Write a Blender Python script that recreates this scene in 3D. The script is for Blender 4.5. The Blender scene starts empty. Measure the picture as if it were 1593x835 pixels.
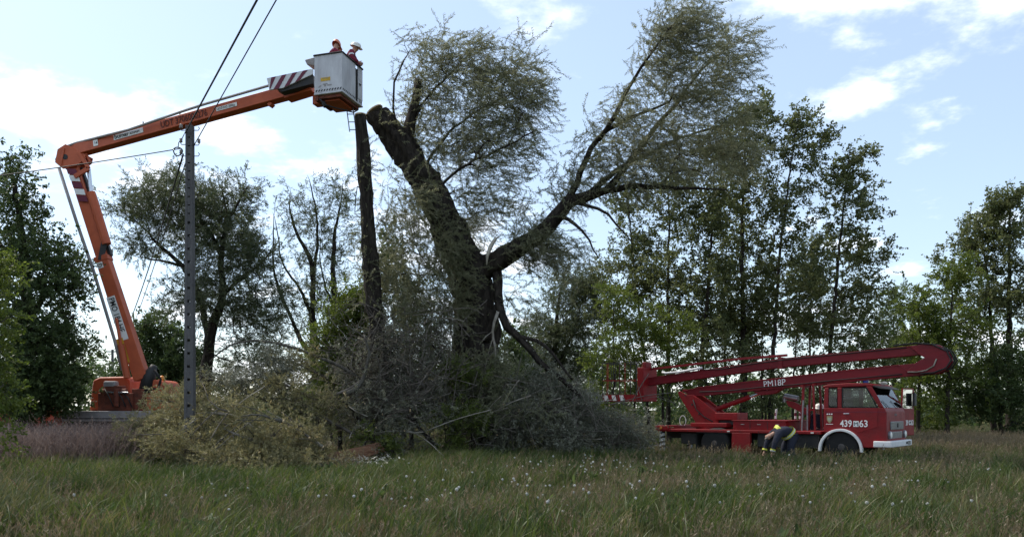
import bpy, bmesh, math, random
import numpy as np
from mathutils import Vector, Matrix

R = math.radians
rng = np.random.default_rng(7)
random.seed(7)
scene = bpy.context.scene
COL = scene.collection

# ------------------------------------------------------------------ camera
F, CX, CY, HY, H = 1250.0, 796.5, 417.5, 637.0, 1.6
cam = bpy.data.cameras.new('camera')
cam.sensor_width = 36.0
cam.lens = 36.0 * F / 1593.0
cam.shift_y = (HY - CY) / 1593.0
cam.clip_start, cam.clip_end = 0.1, 3000.0
camo = bpy.data.objects.new('camera', cam)
camo.location = (0, 0, H)
camo.rotation_euler = (R(90), 0, 0)
COL.objects.link(camo)
scene.camera = camo

# ------------------------------------------------------------------ light
SUN_EL, SUN_AZ = 52.0, -58.0            # azimuth from the view direction (+y), negative = left
world = bpy.data.worlds.new('World')
scene.world = world
world.use_nodes = True
wt = world.node_tree
wt.nodes.clear()
def wn(t, **k):
    n = wt.nodes.new(t)
    for a, b in k.items():
        setattr(n, a, b)
    return n
def wmath(op, a, b=None, c=None):
    n = wn('ShaderNodeMath', operation=op)
    for i, v in enumerate((a, b, c)):
        if v is None: continue
        if isinstance(v, (int, float)): n.inputs[i].default_value = v
        else: wt.links.new(v, n.inputs[i])
    return n.outputs[0]
sky = wn('ShaderNodeTexSky', sky_type='NISHITA')
sky.sun_disc = False
sky.sun_elevation = R(SUN_EL)
sky.sun_rotation = R(SUN_AZ)
sky.altitude = 100
sky.air_density, sky.dust_density, sky.ozone_density = 1.0, 1.0, 1.0
tc = wn('ShaderNodeTexCoord')
sep = wn('ShaderNodeSeparateXYZ')
wt.links.new(tc.outputs['Generated'], sep.inputs[0])
zc = wmath('MAXIMUM', sep.outputs[2], 0.0)
den = wmath('ADD', zc, 0.16)
comb = wn('ShaderNodeCombineXYZ')
wt.links.new(wmath('DIVIDE', sep.outputs[0], den), comb.inputs[0])
wt.links.new(wmath('DIVIDE', sep.outputs[1], den), comb.inputs[1])
mp = wn('ShaderNodeMapping')
mp.inputs['Location'].default_value = (-4.4, 6.2, 0)
wt.links.new(comb.outputs[0], mp.inputs[0])
big = wn('ShaderNodeTexNoise'); big.inputs['Scale'].default_value = 1.15; big.inputs['Detail'].default_value = 2
sm = wn('ShaderNodeTexNoise'); sm.inputs['Scale'].default_value = 3.6; sm.inputs['Detail'].default_value = 9; sm.inputs['Roughness'].default_value = 0.58
wt.links.new(mp.outputs[0], big.inputs[0]); wt.links.new(mp.outputs[0], sm.inputs[0])
cl = wmath('ADD', wmath('MULTIPLY', big.outputs[0], 0.55), wmath('MULTIPLY', sm.outputs[0], 0.62))
cr = wn('ShaderNodeMapRange', interpolation_type='SMOOTHSTEP')
cr.inputs[1].default_value, cr.inputs[2].default_value = 0.605, 0.74
wt.links.new(cl, cr.inputs[0])
cover = wmath('MULTIPLY', cr.outputs[0], 0.9)
mixc = wn('ShaderNodeMix', data_type='RGBA')
wt.links.new(cover, mixc.inputs[0])
wt.links.new(sky.outputs[0], mixc.inputs[6])
mixc.inputs[7].default_value = (9.2, 9.2, 9.4, 1)
# a thin even veil of high cloud over the whole sky
veil = wn('ShaderNodeMix', data_type='RGBA')
veil.inputs[0].default_value = 0.26
wt.links.new(mixc.outputs[2], veil.inputs[6])
veil.inputs[7].default_value = (6.7, 8.0, 9.2, 1)
bgn = wn('ShaderNodeBackground'); bgn.inputs[1].default_value = 0.10
wt.links.new(veil.outputs[2], bgn.inputs[0])
wout = wn('ShaderNodeOutputWorld')
wt.links.new(bgn.outputs[0], wout.inputs[0])

sun = bpy.data.lights.new('sun', 'SUN')
sun.energy, sun.angle, sun.color = 2.3, R(5), (1, 0.93, 0.82)
suno = bpy.data.objects.new('sun', sun)
sd = Vector((math.sin(R(SUN_AZ)) * math.cos(R(SUN_EL)), math.cos(R(SUN_AZ)) * math.cos(R(SUN_EL)), math.sin(R(SUN_EL))))
suno.rotation_euler = (-sd).to_track_quat('-Z', 'Y').to_euler()
suno.location = (-30, 40, 60)
COL.objects.link(suno)

vs = scene.view_settings
vs.view_transform, vs.look, vs.exposure, vs.gamma = "Standard", "None", 0.9, 1.0
vs.use_curve_mapping = False
scene.render.engine = 'CYCLES'
scene.cycles.max_bounces = 8
scene.cycles.transparent_max_bounces = 16

# ------------------------------------------------------------------ helpers
def P(px, py, D):
    return np.array([(px - CX) / F * D, D, H + (HY - py) / F * D])

def tag(o, label=None, cat=None, group=None, kind=None):
    if label: o['label'] = label
    if cat: o['category'] = cat
    if group: o['group'] = group
    if kind: o['kind'] = kind
    return o

def empty(name, loc=(0, 0, 0), rz=0.0):
    o = bpy.data.objects.new(name, None)
    o.empty_display_size = 0.3
    o.location = [float(v) for v in loc]
    o.rotation_euler = (0, 0, rz)
    COL.objects.link(o)
    return o

def nd(nt, t, **k):
    n = nt.nodes.new(t)
    for a, b in k.items():
        setattr(n, a, b)
    return n

MATS = {}
def material(name, col, rough=0.6, col2=None, scale=6.0, bump=0.0, bscale=None, metal=0.0, spec=0.4, emit=None, stretch=(1, 1, 1), lo=0.35, hi=0.65, col3=None):
    m = bpy.data.materials.new(name)
    m.use_nodes = True
    nt = m.node_tree
    b = nt.nodes['Principled BSDF']
    b.inputs['Base Color'].default_value = (*col, 1)
    b.inputs['Roughness'].default_value = rough
    b.inputs['Metallic'].default_value = metal
    b.inputs['Specular IOR Level'].default_value = spec
    tcn = nd(nt, 'ShaderNodeTexCoord')
    mpn = nd(nt, 'ShaderNodeMapping')
    mpn.inputs['Scale'].default_value = stretch
    nt.links.new(tcn.outputs['Object'], mpn.inputs[0])
    if col2:
        n = nd(nt, 'ShaderNodeTexNoise')
        n.inputs['Scale'].default_value = scale
        n.inputs['Detail'].default_value = 6
        n.inputs['Roughness'].default_value = 0.62
        nt.links.new(mpn.outputs[0], n.inputs[0])
        r = nd(nt, 'ShaderNodeValToRGB')
        r.color_ramp.elements[0].position, r.color_ramp.elements[1].position = lo, hi
        r.color_ramp.elements[0].color = (*col, 1)
        r.color_ramp.elements[1].color = (*col2, 1)
        if col3:
            e = r.color_ramp.elements.new((lo + hi) / 2)
            e.color = (*col3, 1)
        nt.links.new(n.outputs[0], r.inputs[0])
        nt.links.new(r.outputs[0], b.inputs['Base Color'])
        rr = nd(nt, 'ShaderNodeMapRange')
        rr.inputs[3].default_value, rr.inputs[4].default_value = max(0, rough - 0.12), min(1, rough + 0.15)
        nt.links.new(n.outputs[0], rr.inputs[0])
        nt.links.new(rr.outputs[0], b.inputs['Roughness'])
    if bump:
        n2 = nd(nt, 'ShaderNodeTexNoise')
        n2.inputs['Scale'].default_value = bscale or scale * 2
        n2.inputs['Detail'].default_value = 8
        nt.links.new(mpn.outputs[0], n2.inputs[0])
        bp = nd(nt, 'ShaderNodeBump')
        bp.inputs['Strength'].default_value = bump
        bp.inputs['Distance'].default_value = 0.05
        nt.links.new(n2.outputs[0], bp.inputs['Height'])
        nt.links.new(bp.outputs[0], b.inputs['Normal'])
    if emit:
        b.inputs['Emission Color'].default_value = (*col, 1)
        b.inputs['Emission Strength'].default_value = emit
    MATS[name] = m
    return m

def leaf_material(name, ca, cb, cc=None, trans=0.4, rough=0.5, spec=0.3, patch=None):
    m = bpy.data.materials.new(name)
    m.use_nodes = True
    nt = m.node_tree
    b = nt.nodes['Principled BSDF']
    out = nt.nodes['Material Output']
    oi = nd(nt, 'ShaderNodeObjectInfo')
    ge = nd(nt, 'ShaderNodeNewGeometry')
    a = nd(nt, 'ShaderNodeMath', operation='MULTIPLY'); a.inputs[1].default_value = 0.55
    nt.links.new(oi.outputs['Random'], a.inputs[0])
    a2 = nd(nt, 'ShaderNodeMath', operation='MULTIPLY_ADD'); a2.inputs[1].default_value = 0.45
    nt.links.new(ge.outputs['Random Per Island'], a2.inputs[0])
    nt.links.new(a.outputs[0], a2.inputs[2])
    r = nd(nt, 'ShaderNodeValToRGB')
    r.color_ramp.elements[0].position, r.color_ramp.elements[1].position = 0.12, 0.88
    r.color_ramp.elements[0].color = (*ca, 1)
    r.color_ramp.elements[1].color = (*cb, 1)
    if cc:
        e = r.color_ramp.elements.new(0.94); e.color = (*cc, 1)
    fac = a2.outputs[0]
    if patch:
        nz = nd(nt, 'ShaderNodeTexNoise'); nz.inputs['Scale'].default_value = patch; nz.inputs['Detail'].default_value = 3
        nt.links.new(oi.outputs['Location'], nz.inputs[0])
        mr = nd(nt, 'ShaderNodeMapRange'); mr.inputs[1].default_value, mr.inputs[2].default_value, mr.inputs[3].default_value, mr.inputs[4].default_value = .3, .7, -.42, .42
        nt.links.new(nz.outputs[0], mr.inputs[0])
        ad = nd(nt, 'ShaderNodeMath', operation='ADD'); nt.links.new(fac, ad.inputs[0]); nt.links.new(mr.outputs[0], ad.inputs[1])
        fac = ad.outputs[0]
    nt.links.new(fac, r.inputs[0])
    nt.links.new(r.outputs[0], b.inputs['Base Color'])
    b.inputs['Roughness'].default_value = rough
    b.inputs['Specular IOR Level'].default_value = spec
    t = nd(nt, 'ShaderNodeBsdfTranslucent')
    hs = nd(nt, 'ShaderNodeHueSaturation')
    hs.inputs['Saturation'].default_value = 1.1
    hs.inputs['Value'].default_value = 1.25
    nt.links.new(r.outputs[0], hs.inputs['Color'])
    nt.links.new(hs.outputs[0], t.inputs['Color'])
    mx = nd(nt, 'ShaderNodeMixShader'); mx.inputs[0].default_value = trans
    nt.links.new(b.outputs[0], mx.inputs[1]); nt.links.new(t.outputs[0], mx.inputs[2])
    nt.links.new(mx.outputs[0], out.inputs['Surface'])
    MATS[name] = m
    return m

class MB:
    """collects vertices and faces and links them as ONE mesh object"""
    def __init__(s):
        s.v, s.f, s.n = [], [], 0
    def add(s, v, faces):
        v = np.asarray(v, float).reshape(-1, 3)
        s.v.append(v)
        if isinstance(faces, np.ndarray):
            s.f.append(faces + s.n)
        else:
            for q in faces:
                s.f.append(np.array([q], int) + s.n)
        s.n += len(v)
        return s
    def prism(s, poly, y0, y1):
        """polygon in xz extruded from y0 to y1"""
        n = len(poly)
        a = [(p[0], y0, p[1]) for p in poly] + [(p[0], y1, p[1]) for p in poly]
        fs = [list(range(n)), list(range(2 * n - 1, n - 1, -1))]
        for i in range(n):
            j = (i + 1) % n
            fs.append([i, i + n, j + n, j])
        return s.add(a, fs)
    def box(s, x0, x1, y0, y1, z0, z1):
        return s.prism([(x0, z0), (x1, z0), (x1, z1), (x0, z1)], y0, y1)
    def hexa(s, pts8):
        return s.add(pts8, [[0, 1, 2, 3], [7, 6, 5, 4], [0, 4, 5, 1], [1, 5, 6, 2], [2, 6, 7, 3], [3, 7, 4, 0]])
    def bar(s, a, b, w, h, up=(0, 0, 1)):
        a, b = np.array(a, float), np.array(b, float)
        t = b - a; t /= np.linalg.norm(t)
        u = np.cross(t, up)
        if np.linalg.norm(u) < 1e-4: u = np.cross(t, (0, 1, 0))
        u /= np.linalg.norm(u); v = np.cross(u, t)
        u, v = u * w / 2, v * h / 2
        return s.hexa([a - u - v, a + u - v, a + u + v, a - u + v, b - u - v, b + u - v, b + u + v, b - u + v])
    def tube(s, pts, rad, sides=8, caps=True, rough=0.0):
        pts = np.asarray(pts, float); n = len(pts)
        rad = np.broadcast_to(np.asarray(rad, float), (n,))
        t = np.gradient(pts, axis=0)
        t /= np.maximum(np.linalg.norm(t, axis=1, keepdims=True), 1e-9)
        ref = np.eye(3)[np.argmin(np.abs(t.mean(0)))]
        u = np.cross(t, ref); u /= np.maximum(np.linalg.norm(u, axis=1, keepdims=True), 1e-9)
        w = np.cross(t, u)
        an = np.arange(sides) * 2 * math.pi / sides
        rr = np.repeat(rad[:, None], sides, 1)
        if rough:
            ph = rng.random(6) * 6.28
            ll = np.arange(n)[:, None] * 0.35
            rr = rr * (1 + rough * (0.9 * np.sin(7 * an + ph[3] + .25 * np.sin(ll * 2 + ph[4])) * (sides > 12) + 0.5 * np.sin(3 * an + ph[0] + 0.6 * ll) + 0.4 * np.sin(5 * an + ph[1] - 0.4 * ll) + 0.35 * np.sin(2 * an + ph[2] + 1.7 * ll) + 0.3 * rng.standard_normal((n, sides))))
        ring = pts[:, None, :] + rr[:, :, None] * (np.cos(an)[None, :, None] * u[:, None, :] + np.sin(an)[None, :, None] * w[:, None, :])
        i = np.arange(n - 1)[:, None] * sides
        j = np.arange(sides)[None, :]
        k = (j + 1) % sides
        q = np.stack([i + j, i + k, i + sides + k, i + sides + j], -1).reshape(-1, 4)
        base = s.n
        s.add(ring.reshape(-1, 3), q)
        if caps:
            s.f.append(np.array([list(range(base + sides - 1, base - 1, -1))]))
            s.f.append(np.array([list(range(base + (n - 1) * sides, base + n * sides))]))
        return s
    def cyl(s, a, b, r, sides=16, r2=None):
        return s.tube([a, b], [r, r if r2 is None else r2], sides)
    def lathe(s, prof, c=(0, 0, 0), sides=20, axis='y'):
        """profile of (radius, offset) turned round an axis through c"""
        n = len(prof)
        an = np.arange(sides) * 2 * math.pi / sides
        v = []
        for r, o in prof:
            for a in an:
                p = {'y': (r * math.cos(a), o, r * math.sin(a)), 'z': (r * math.cos(a), r * math.sin(a), o), 'x': (o, r * math.cos(a), r * math.sin(a))}[axis]
                v.append((p[0] + c[0], p[1] + c[1], p[2] + c[2]))
        fs = []
        for i in range(n - 1):
            for j in range(sides):
                k = (j + 1) % sides
                fs.append([i * sides + j, i * sides + k, (i + 1) * sides + k, (i + 1) * sides + j])
        fs.append(list(range(sides - 1, -1, -1))); fs.append(list(range((n - 1) * sides, n * sides)))
        return s.add(v, fs)
    def mesh(s, name):
        me = bpy.data.meshes.new(name)
        v = np.concatenate(s.v).astype(np.float32)
        lens = np.concatenate([np.full(len(f), f.shape[1]) for f in s.f])
        loops = np.concatenate([f.ravel() for f in s.f]).astype(np.int32)
        me.vertices.add(len(v)); me.vertices.foreach_set('co', v.ravel())
        me.loops.add(len(loops)); me.loops.foreach_set('vertex_index', loops)
        me.polygons.add(len(lens))
        st = np.concatenate([[0], np.cumsum(lens)[:-1]]).astype(np.int32)
        me.polygons.foreach_set('loop_start', st)
        me.update(calc_edges=True)
        me.validate()
        return me
    def build(s, name, m, parent=None, bevel=0.0, smooth=False, loc=None, rz=None, segs=2):
        me = s.mesh(name)
        if bevel:
            bm = bmesh.new(); bm.from_mesh(me)
            bmesh.ops.recalc_face_normals(bm, faces=bm.faces)
            bm.to_mesh(me); bm.free()
        return link(name, me, m, parent, bevel, smooth, loc, rz, segs)

def link(name, me, m, parent=None, bevel=0.0, smooth=False, loc=None, rz=None, segs=2):
    o = bpy.data.objects.new(name, me)
    if m is not None:
        me.materials.clear(); me.materials.append(MATS[m] if isinstance(m, str) else m)
    if m is not None:
        me.polygons.foreach_set('use_smooth', np.full(len(me.polygons), bool(smooth)))
    if bevel:
        b = o.modifiers.new('bevel', 'BEVEL')
        b.width, b.segments, b.limit_method, b.angle_limit = bevel, segs, 'ANGLE', R(35)
        me.polygons.foreach_set('use_smooth', np.ones(len(me.polygons), bool))
        wnm = o.modifiers.new('normals', 'WEIGHTED_NORMAL')
    if loc is not None: o.location = [float(x) for x in loc]
    if rz is not None: o.rotation_euler = (0, 0, rz)
    if parent is not None: o.parent = parent
    COL.objects.link(o)
    return o

def text(name, body, size, loc, rot, m, parent, sx=1.0, extrude=0.003, bold=0.0, align='LEFT', space=1.0):
    c = bpy.data.curves.new(name, 'FONT')
    c.body, c.size, c.extrude, c.offset = body, size, extrude, bold
    c.align_x = align; c.space_character = space
    c.resolution_u = 3
    t = bpy.data.objects.new(name + '_curve', c)
    me = bpy.data.meshes.new_from_object(t)
    bpy.data.objects.remove(t)
    me.name = name
    o = link(name, me, m, parent)
    o.location = loc
    o.rotation_euler = rot if not isinstance(rot, Matrix) else rot.to_euler()
    o.scale = (sx, 1, 1)
    return o

# ---------------------------------------------------------- scattering by geometry nodes
_gn = {}
def scatter_group(key, sources):
    if key in _gn: return _gn[key]
    ng = bpy.data.node_groups.new('scatter_' + key, 'GeometryNodeTree')
    ng.interface.new_socket('Geometry', in_out='INPUT', socket_type='NodeSocketGeometry')
    ng.interface.new_socket('Geometry', in_out='OUTPUT', socket_type='NodeSocketGeometry')
    gi, go = ng.nodes.new('NodeGroupInput'), ng.nodes.new('NodeGroupOutput')
    join = ng.nodes.new('GeometryNodeJoinGeometry')
    for s in sources:
        oi = ng.nodes.new('GeometryNodeObjectInfo')
        oi.inputs['Object'].default_value = s
        oi.inputs['As Instance'].default_value = False
        gti = ng.nodes.new('GeometryNodeGeometryToInstance')
        ng.links.new(oi.outputs['Geometry'], gti.inputs[0])
        ng.links.new(gti.outputs[0], join.inputs[0])
    def attr(n, t):
        a = ng.nodes.new('GeometryNodeInputNamedAttribute'); a.data_type = t
        a.inputs['Name'].default_value = n
        return a.outputs['Attribute']
    iop = ng.nodes.new('GeometryNodeInstanceOnPoints')
    ng.links.new(gi.outputs[0], iop.inputs['Points'])
    ng.links.new(join.outputs[0], iop.inputs['Instance'])
    iop.inputs['Pick Instance'].default_value = True
    ng.links.new(attr('vid', 'INT'), iop.inputs['Instance Index'])
    e = ng.nodes.new('FunctionNodeEulerToRotation')
    ng.links.new(attr('rot', 'FLOAT_VECTOR'), e.inputs[0])
    ng.links.new(e.outputs[0], iop.inputs['Rotation'])
    ng.links.new(attr('scl', 'FLOAT_VECTOR'), iop.inputs['Scale'])
    ng.links.new(iop.outputs[0], go.inputs[0])
    _gn[key] = ng
    return ng

SRC = {}
def scatter(name, key, pts, rot, scl, parent=None, loc=(0, 0, 0)):
    pts = np.asarray(pts, np.float32); n = len(pts)
    me = bpy.data.meshes.new(name)
    me.vertices.add(n); me.vertices.foreach_set('co', pts.ravel())
    a = me.attributes.new('rot', 'FLOAT_VECTOR', 'POINT'); a.data.foreach_set('vector', np.asarray(rot, np.float32).ravel())
    scl = np.asarray(scl, np.float32)
    if scl.ndim == 1: scl = np.repeat(scl[:, None], 3, 1)
    a = me.attributes.new('scl', 'FLOAT_VECTOR', 'POINT'); a.data.foreach_set('vector', scl.ravel())
    a = me.attributes.new('vid', 'INT', 'POINT'); a.data.foreach_set('value', rng.integers(0, len(SRC[key]), n).astype(np.int32))
    o = bpy.data.objects.new(name, me)
    o.location = [float(x) for x in loc]
    if parent is not None: o.parent = parent
    md = o.modifiers.new('scatter', 'NODES')
    md.node_group = scatter_group(key, SRC[key])
    COL.objects.link(o)
    o['kind'] = 'stuff'
    return o

def source(key, me, m):
    me.materials.append(MATS[m])
    o = bpy.data.objects.new('source_' + key, me)
    SRC.setdefault(key, []).append(o)

def dir_to_euler(d, spin):
    """euler xyz that turns +z onto d, after a spin about z"""
    d = d / np.maximum(np.linalg.norm(d, axis=1, keepdims=True), 1e-9)
    # R = Rz(az) Ry(pol) Rz(spin); convert to euler XYZ from the matrix
    pol = np.arccos(np.clip(d[:, 2], -1, 1)); az = np.arctan2(d[:, 1], d[:, 0])
    ca, sa, cp, sp, cs, ss = np.cos(az), np.sin(az), np.cos(pol), np.sin(pol), np.cos(spin), np.sin(spin)
    m00 = ca * cp * cs - sa * ss; m10 = sa * cp * cs + ca * ss; m20 = -sp * cs
    m21 = sp * ss; m22 = cp
    ry = np.arcsin(np.clip(-m20, -1, 1))
    rx = np.arctan2(m21, m22); rz = np.arctan2(m10, m00)
    return np.stack([rx, ry, rz], 1)

# ------------------------------------------------------------------ materials
material('bark_dark', (0.017, 0.014, 0.012), 0.95, (0.055, 0.046, 0.038), 5, 1.0, 14, spec=0.1, stretch=(2, 2, 0.5))
material('bark_grey', (0.050, 0.046, 0.038), 0.95, (0.13, 0.12, 0.10), 5, 0.7, 14, spec=0.1, stretch=(2, 2, 0.5))
material('twig_grey', (0.060, 0.050, 0.042), 0.9, (0.16, 0.14, 0.12), 4, spec=0.1)
material('twig_pale', (0.16, 0.14, 0.11), 0.9, (0.34, 0.31, 0.27), 3, spec=0.1)
material('cut_wood', (0.50, 0.36, 0.20), 0.8, (0.62, 0.48, 0.30), 8, 0.2, 30, spec=0.2)
material('split_wood', (0.13, 0.065, 0.04), 0.9, (0.26, 0.14, 0.085), 6, 0.6, 20, spec=0.1, stretch=(0.4, 3, 3))
material('wood_chip', (0.42, 0.38, 0.31), 0.9, (0.62, 0.58, 0.50), 8, spec=0.1)
leaf_material('willow_leaf', (0.115, 0.125, 0.066), (0.27, 0.27, 0.170), (0.38, 0.38, 0.28), 0.5)
leaf_material('willow_far_leaf', (0.055, 0.075, 0.034), (0.135, 0.150, 0.080), None, 0.45)
leaf_material('alder_leaf', (0.068, 0.088, 0.034), (0.175, 0.190, 0.080), None, 0.5)
leaf_material('young_leaf', (0.072, 0.105, 0.020), (0.170, 0.205, 0.050), None, 0.48)
leaf_material('dark_leaf', (0.040, 0.066, 0.024), (0.110, 0.145, 0.052), None, 0.45)
leaf_material('wilting_leaf', (0.14, 0.135, 0.062), (0.30, 0.27, 0.145), (0.38, 0.30, 0.17), 0.4)
leaf_material('shrivelled_leaf', (0.095, 0.10, 0.066), (0.25, 0.25, 0.19), (0.42, 0.42, 0.36), 0.35)
leaf_material('grass_lush', (0.036, 0.060, 0.016), (0.108, 0.132, 0.038), (0.17, 0.15, 0.07), 0.4, patch=.6)
leaf_material('grass_meadow', (0.052, 0.070, 0.022), (0.155, 0.140, 0.068), (0.19, 0.105, 0.078), 0.4, patch=.8)
leaf_material('seed_stem', (0.12, 0.095, 0.055), (0.24, 0.19, 0.12), (0.16, 0.08, 0.06), 0.3)
leaf_material('dead_stem', (0.145, 0.102, 0.090), (0.31, 0.235, 0.20), None, 0.3)
leaf_material('dandelion_fluff', (0.50, 0.50, 0.48), (0.66, 0.66, 0.64), None, 0.5, 0.9, 0.0)

# ------------------------------------------------------------------ leaf and grass sprays
def leaf_faces(mb, p, d, n, L, W, hexa=False):
    """one leaf from p along d with width direction n"""
    if hexa:
        v = [p, p + d * L * .3 + n * W * .45, p + d * L * .7 + n * W * .42, p + d * L, p + d * L * .7 - n * W * .42, p + d * L * .3 - n * W * .45]
        mb.add(v, [[0, 1, 2, 3, 4, 5]])
    else:
        v = [p, p + d * L * .42 + n * W * .5, p + d * L, p + d * L * .42 - n * W * .5]
        mb.add(v, [[0, 1, 2, 3]])

def unit(v):
    return v / max(np.linalg.norm(v), 1e-9)

def make_spray(key, m, L, nleaf, ll, lw, ang, variants=4, hexa=False, side=0, curve=0.12):
    for k in range(variants):
        mb = MB()
        ph = rng.random() * 6.28
        def ax(t): return np.array([curve * L * t * t * math.cos(ph), curve * L * t * t * math.sin(ph), L * t])
        twigs = [(ax, 0.0, np.array([0, 0, 1.]), L)]
        mb.tube([ax(0), ax(.35), ax(.7), ax(1)], [.006, .005, .0035, .002], 3, False)
        sidetw = []
        for q in range(side):
            t0 = 0.2 + 0.6 * rng.random(); a = rng.random() * 6.28
            d = unit(np.array([math.cos(a), math.sin(a), 1.1]))
            ln = L * (0.35 + 0.25 * rng.random())
            mb.tube([ax(t0), ax(t0) + d * ln], [.003, .0015], 3, False)
            sidetw.append((ax(t0), d, ln))
        for i in range(nleaf):
            a = i * 2.4 + rng.random() * .8
            if sidetw and i % 3 != 0:
                b, d0, ln = sidetw[rng.integers(len(sidetw))]
                t = 0.15 + 0.85 * rng.random(); p = b + d0 * ln * t
            else:
                t = 0.08 + 0.92 * (i + rng.random()) / nleaf; p = ax(min(t, 1)); d0 = np.array([0, 0, 1.])
            q = unit(np.cross(d0, rng.standard_normal(3)))
            an = ang * (0.7 + 0.6 * rng.random())
            d = unit(d0 * math.cos(an) + q * math.sin(an))
            n = unit(np.cross(d, rng.standard_normal(3)))
            s = 0.7 + 0.5 * rng.random()
            leaf_faces(mb, p, d, n, ll * s, lw * s, hexa)
        source(key, mb.mesh('spray_' + key), m)

make_spray('willow', 'willow_leaf', 0.62, 40, 0.095, 0.019, 0.75, variants=6, curve=.3)
make_spray('willow_far', 'willow_far_leaf', 0.80, 44, 0.13, 0.032, 0.7, side=2)
make_spray('alder', 'alder_leaf', 0.45, 20, 0.085, 0.066, 1.0, hexa=True, side=3)
make_spray('young', 'young_leaf', 0.50, 26, 0.080, 0.050, 0.9, hexa=True, side=3)
make_spray('dark', 'dark_leaf', 0.50, 26, 0.095, 0.052, 0.9, hexa=True, side=3)
make_spray('wilting', 'wilting_leaf', 0.60, 36, 0.100, 0.030, 0.85, side=2)
make_spray('shrivelled', 'shrivelled_leaf', 0.60, 36, 0.10, 0.034, 0.95, side=3)

def make_grass(key, m, n, rad, h0, h1, w, lean=0.35, variants=5, seed=False):
    for k in range(variants):
        mb = MB()
        for i in range(n):
            a = rng.random() * 6.28; r = rad * math.sqrt(rng.random())
            p = np.array([r * math.cos(a), r * math.sin(a), 0])
            hh = h0 + (h1 - h0) * rng.random() ** 1.3
            ld = unit(np.array([0.55 + rng.standard_normal() * .7, rng.standard_normal() * .7, 0])) * hh * lean * (0.3 + rng.random())
            wv = unit(np.array([rng.standard_normal(), rng.standard_normal() * .6, 0])) * w * (0.6 + 0.8 * rng.random()) / 2
            a0, a1, a2 = p, p + ld * .28 + np.array([0, 0, hh * .55]), p + ld + np.array([0, 0, hh * (0.97 - 0.25 * rng.random())])
            am = (a1 + a2) / 2 + np.array([0, 0, hh * .05])
            mb.add([a0 - wv, a0 + wv, a1 + wv * .85, a1 - wv * .85, am + wv * .5, am - wv * .5, a2], [[0, 1, 2, 3], [3, 2, 4, 5], [5, 4, 6]])
            if seed:
                for q in range(7):
                    t = 0.72 + 0.28 * q / 7
                    c = a1 + (a2 - a1) * min(1, (t - .55) / .45) 
                    d = unit(np.array([rng.standard_normal(), rng.standard_normal(), 1.6]))
                    leaf_faces(mb, c, d, unit(np.cross(d, rng.standard_normal(3))), .05, .012)
        source(key, mb.mesh('blades_' + key), m)

make_grass('meadow', 'grass_meadow', 50, 0.20, 0.08, 0.34, 0.008, 0.42, variants=8)
make_grass('lush', 'grass_lush', 52, 0.22, 0.18, 0.62, 0.012, 0.6, variants=7)
make_grass('seeds', 'seed_stem', 7, 0.26, 0.30, 0.62, 0.005, 0.26, seed=True, variants=8)
make_spray('weed', 'dark_leaf', 0.22, 16, 0.11, 0.045, 1.0, hexa=True)
make_grass('deadweed', 'dead_stem', 14, 0.42, 0.55, 1.45, 0.009, 0.42, seed=True, variants=7)

# ------------------------------------------------------------------ ground
m = material('meadow_soil', (0.034, 0.038, 0.016), 1.0, (0.085, 0.078, 0.038), 1.3, 0.5, 9, spec=0.0)
gx = np.concatenate([[-900, -400, -200, -100], np.arange(-60, 61, 2.0), [100, 200, 400, 900]])
gy = np.concatenate([[-300, -100, -30], np.arange(-10, 71, 2.0), [110, 200, 400, 900, 2000]])
XX, YY = np.meshgrid(gx, gy)
ZZ = 0.02 * np.sin(XX * .7) * np.sin(YY * .9) - 0.02
gm = MB()
nx, ny = len(gx), len(gy)
ii, jj = np.meshgrid(np.arange(nx - 1), np.arange(ny - 1))
b0 = (jj * nx + ii).ravel()
gm.add(np.stack([XX.ravel(), YY.ravel(), ZZ.ravel()], 1), np.stack([b0, b0 + 1, b0 + nx + 1, b0 + nx], 1))
ground = gm.build('ground', 'meadow_soil', smooth=True)
tag(ground, 'flat overgrown meadow soil under the grass', 'ground', kind='structure')

# ------------------------------------------------------------------ trees
def smooth_line(pts, step=0.3):
    pts = np.asarray(pts, float)
    if len(pts) < 3:
        n = max(2, int(np.linalg.norm(pts[-1] - pts[0]) / step)); t = np.linspace(0, 1, n + 1)[:, None]
        return pts[0] * (1 - t) + pts[-1] * t, np.linspace(0, 1, n + 1)
    p = np.vstack([2 * pts[0] - pts[1], pts, 2 * pts[-1] - pts[-2]])
    out, prm = [], []
    m_ = len(pts) - 1
    for i in range(m_):
        a, b, c, d = p[i:i + 4]
        n = max(1, int(np.linalg.norm(c - b) / step))
        for k in range(n):
            t = k / n
            out.append(0.5 * (2 * b + (c - a) * t + (2 * a - 5 * b + 4 * c - d) * t * t + (3 * b - a - 3 * c + d) * t ** 3)); prm.append((i + t) / m_)
    out.append(pts[-1]); prm.append(1.0)
    return np.array(out), np.array(prm)

def blob_points(blobs):
    out = []
    for (px, py, rx, ry, D, rd, n) in blobs:
        v = rng.standard_normal((n, 3)); v /= np.linalg.norm(v, axis=1, keepdims=True)
        v *= rng.random((n, 1)) ** 0.42
        c = P(px, py, D)
        out.append(c + v * np.array([rx / F * D, rd, ry / F * D]))
    return np.concatenate(out) if out else np.zeros((0, 3))

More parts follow.
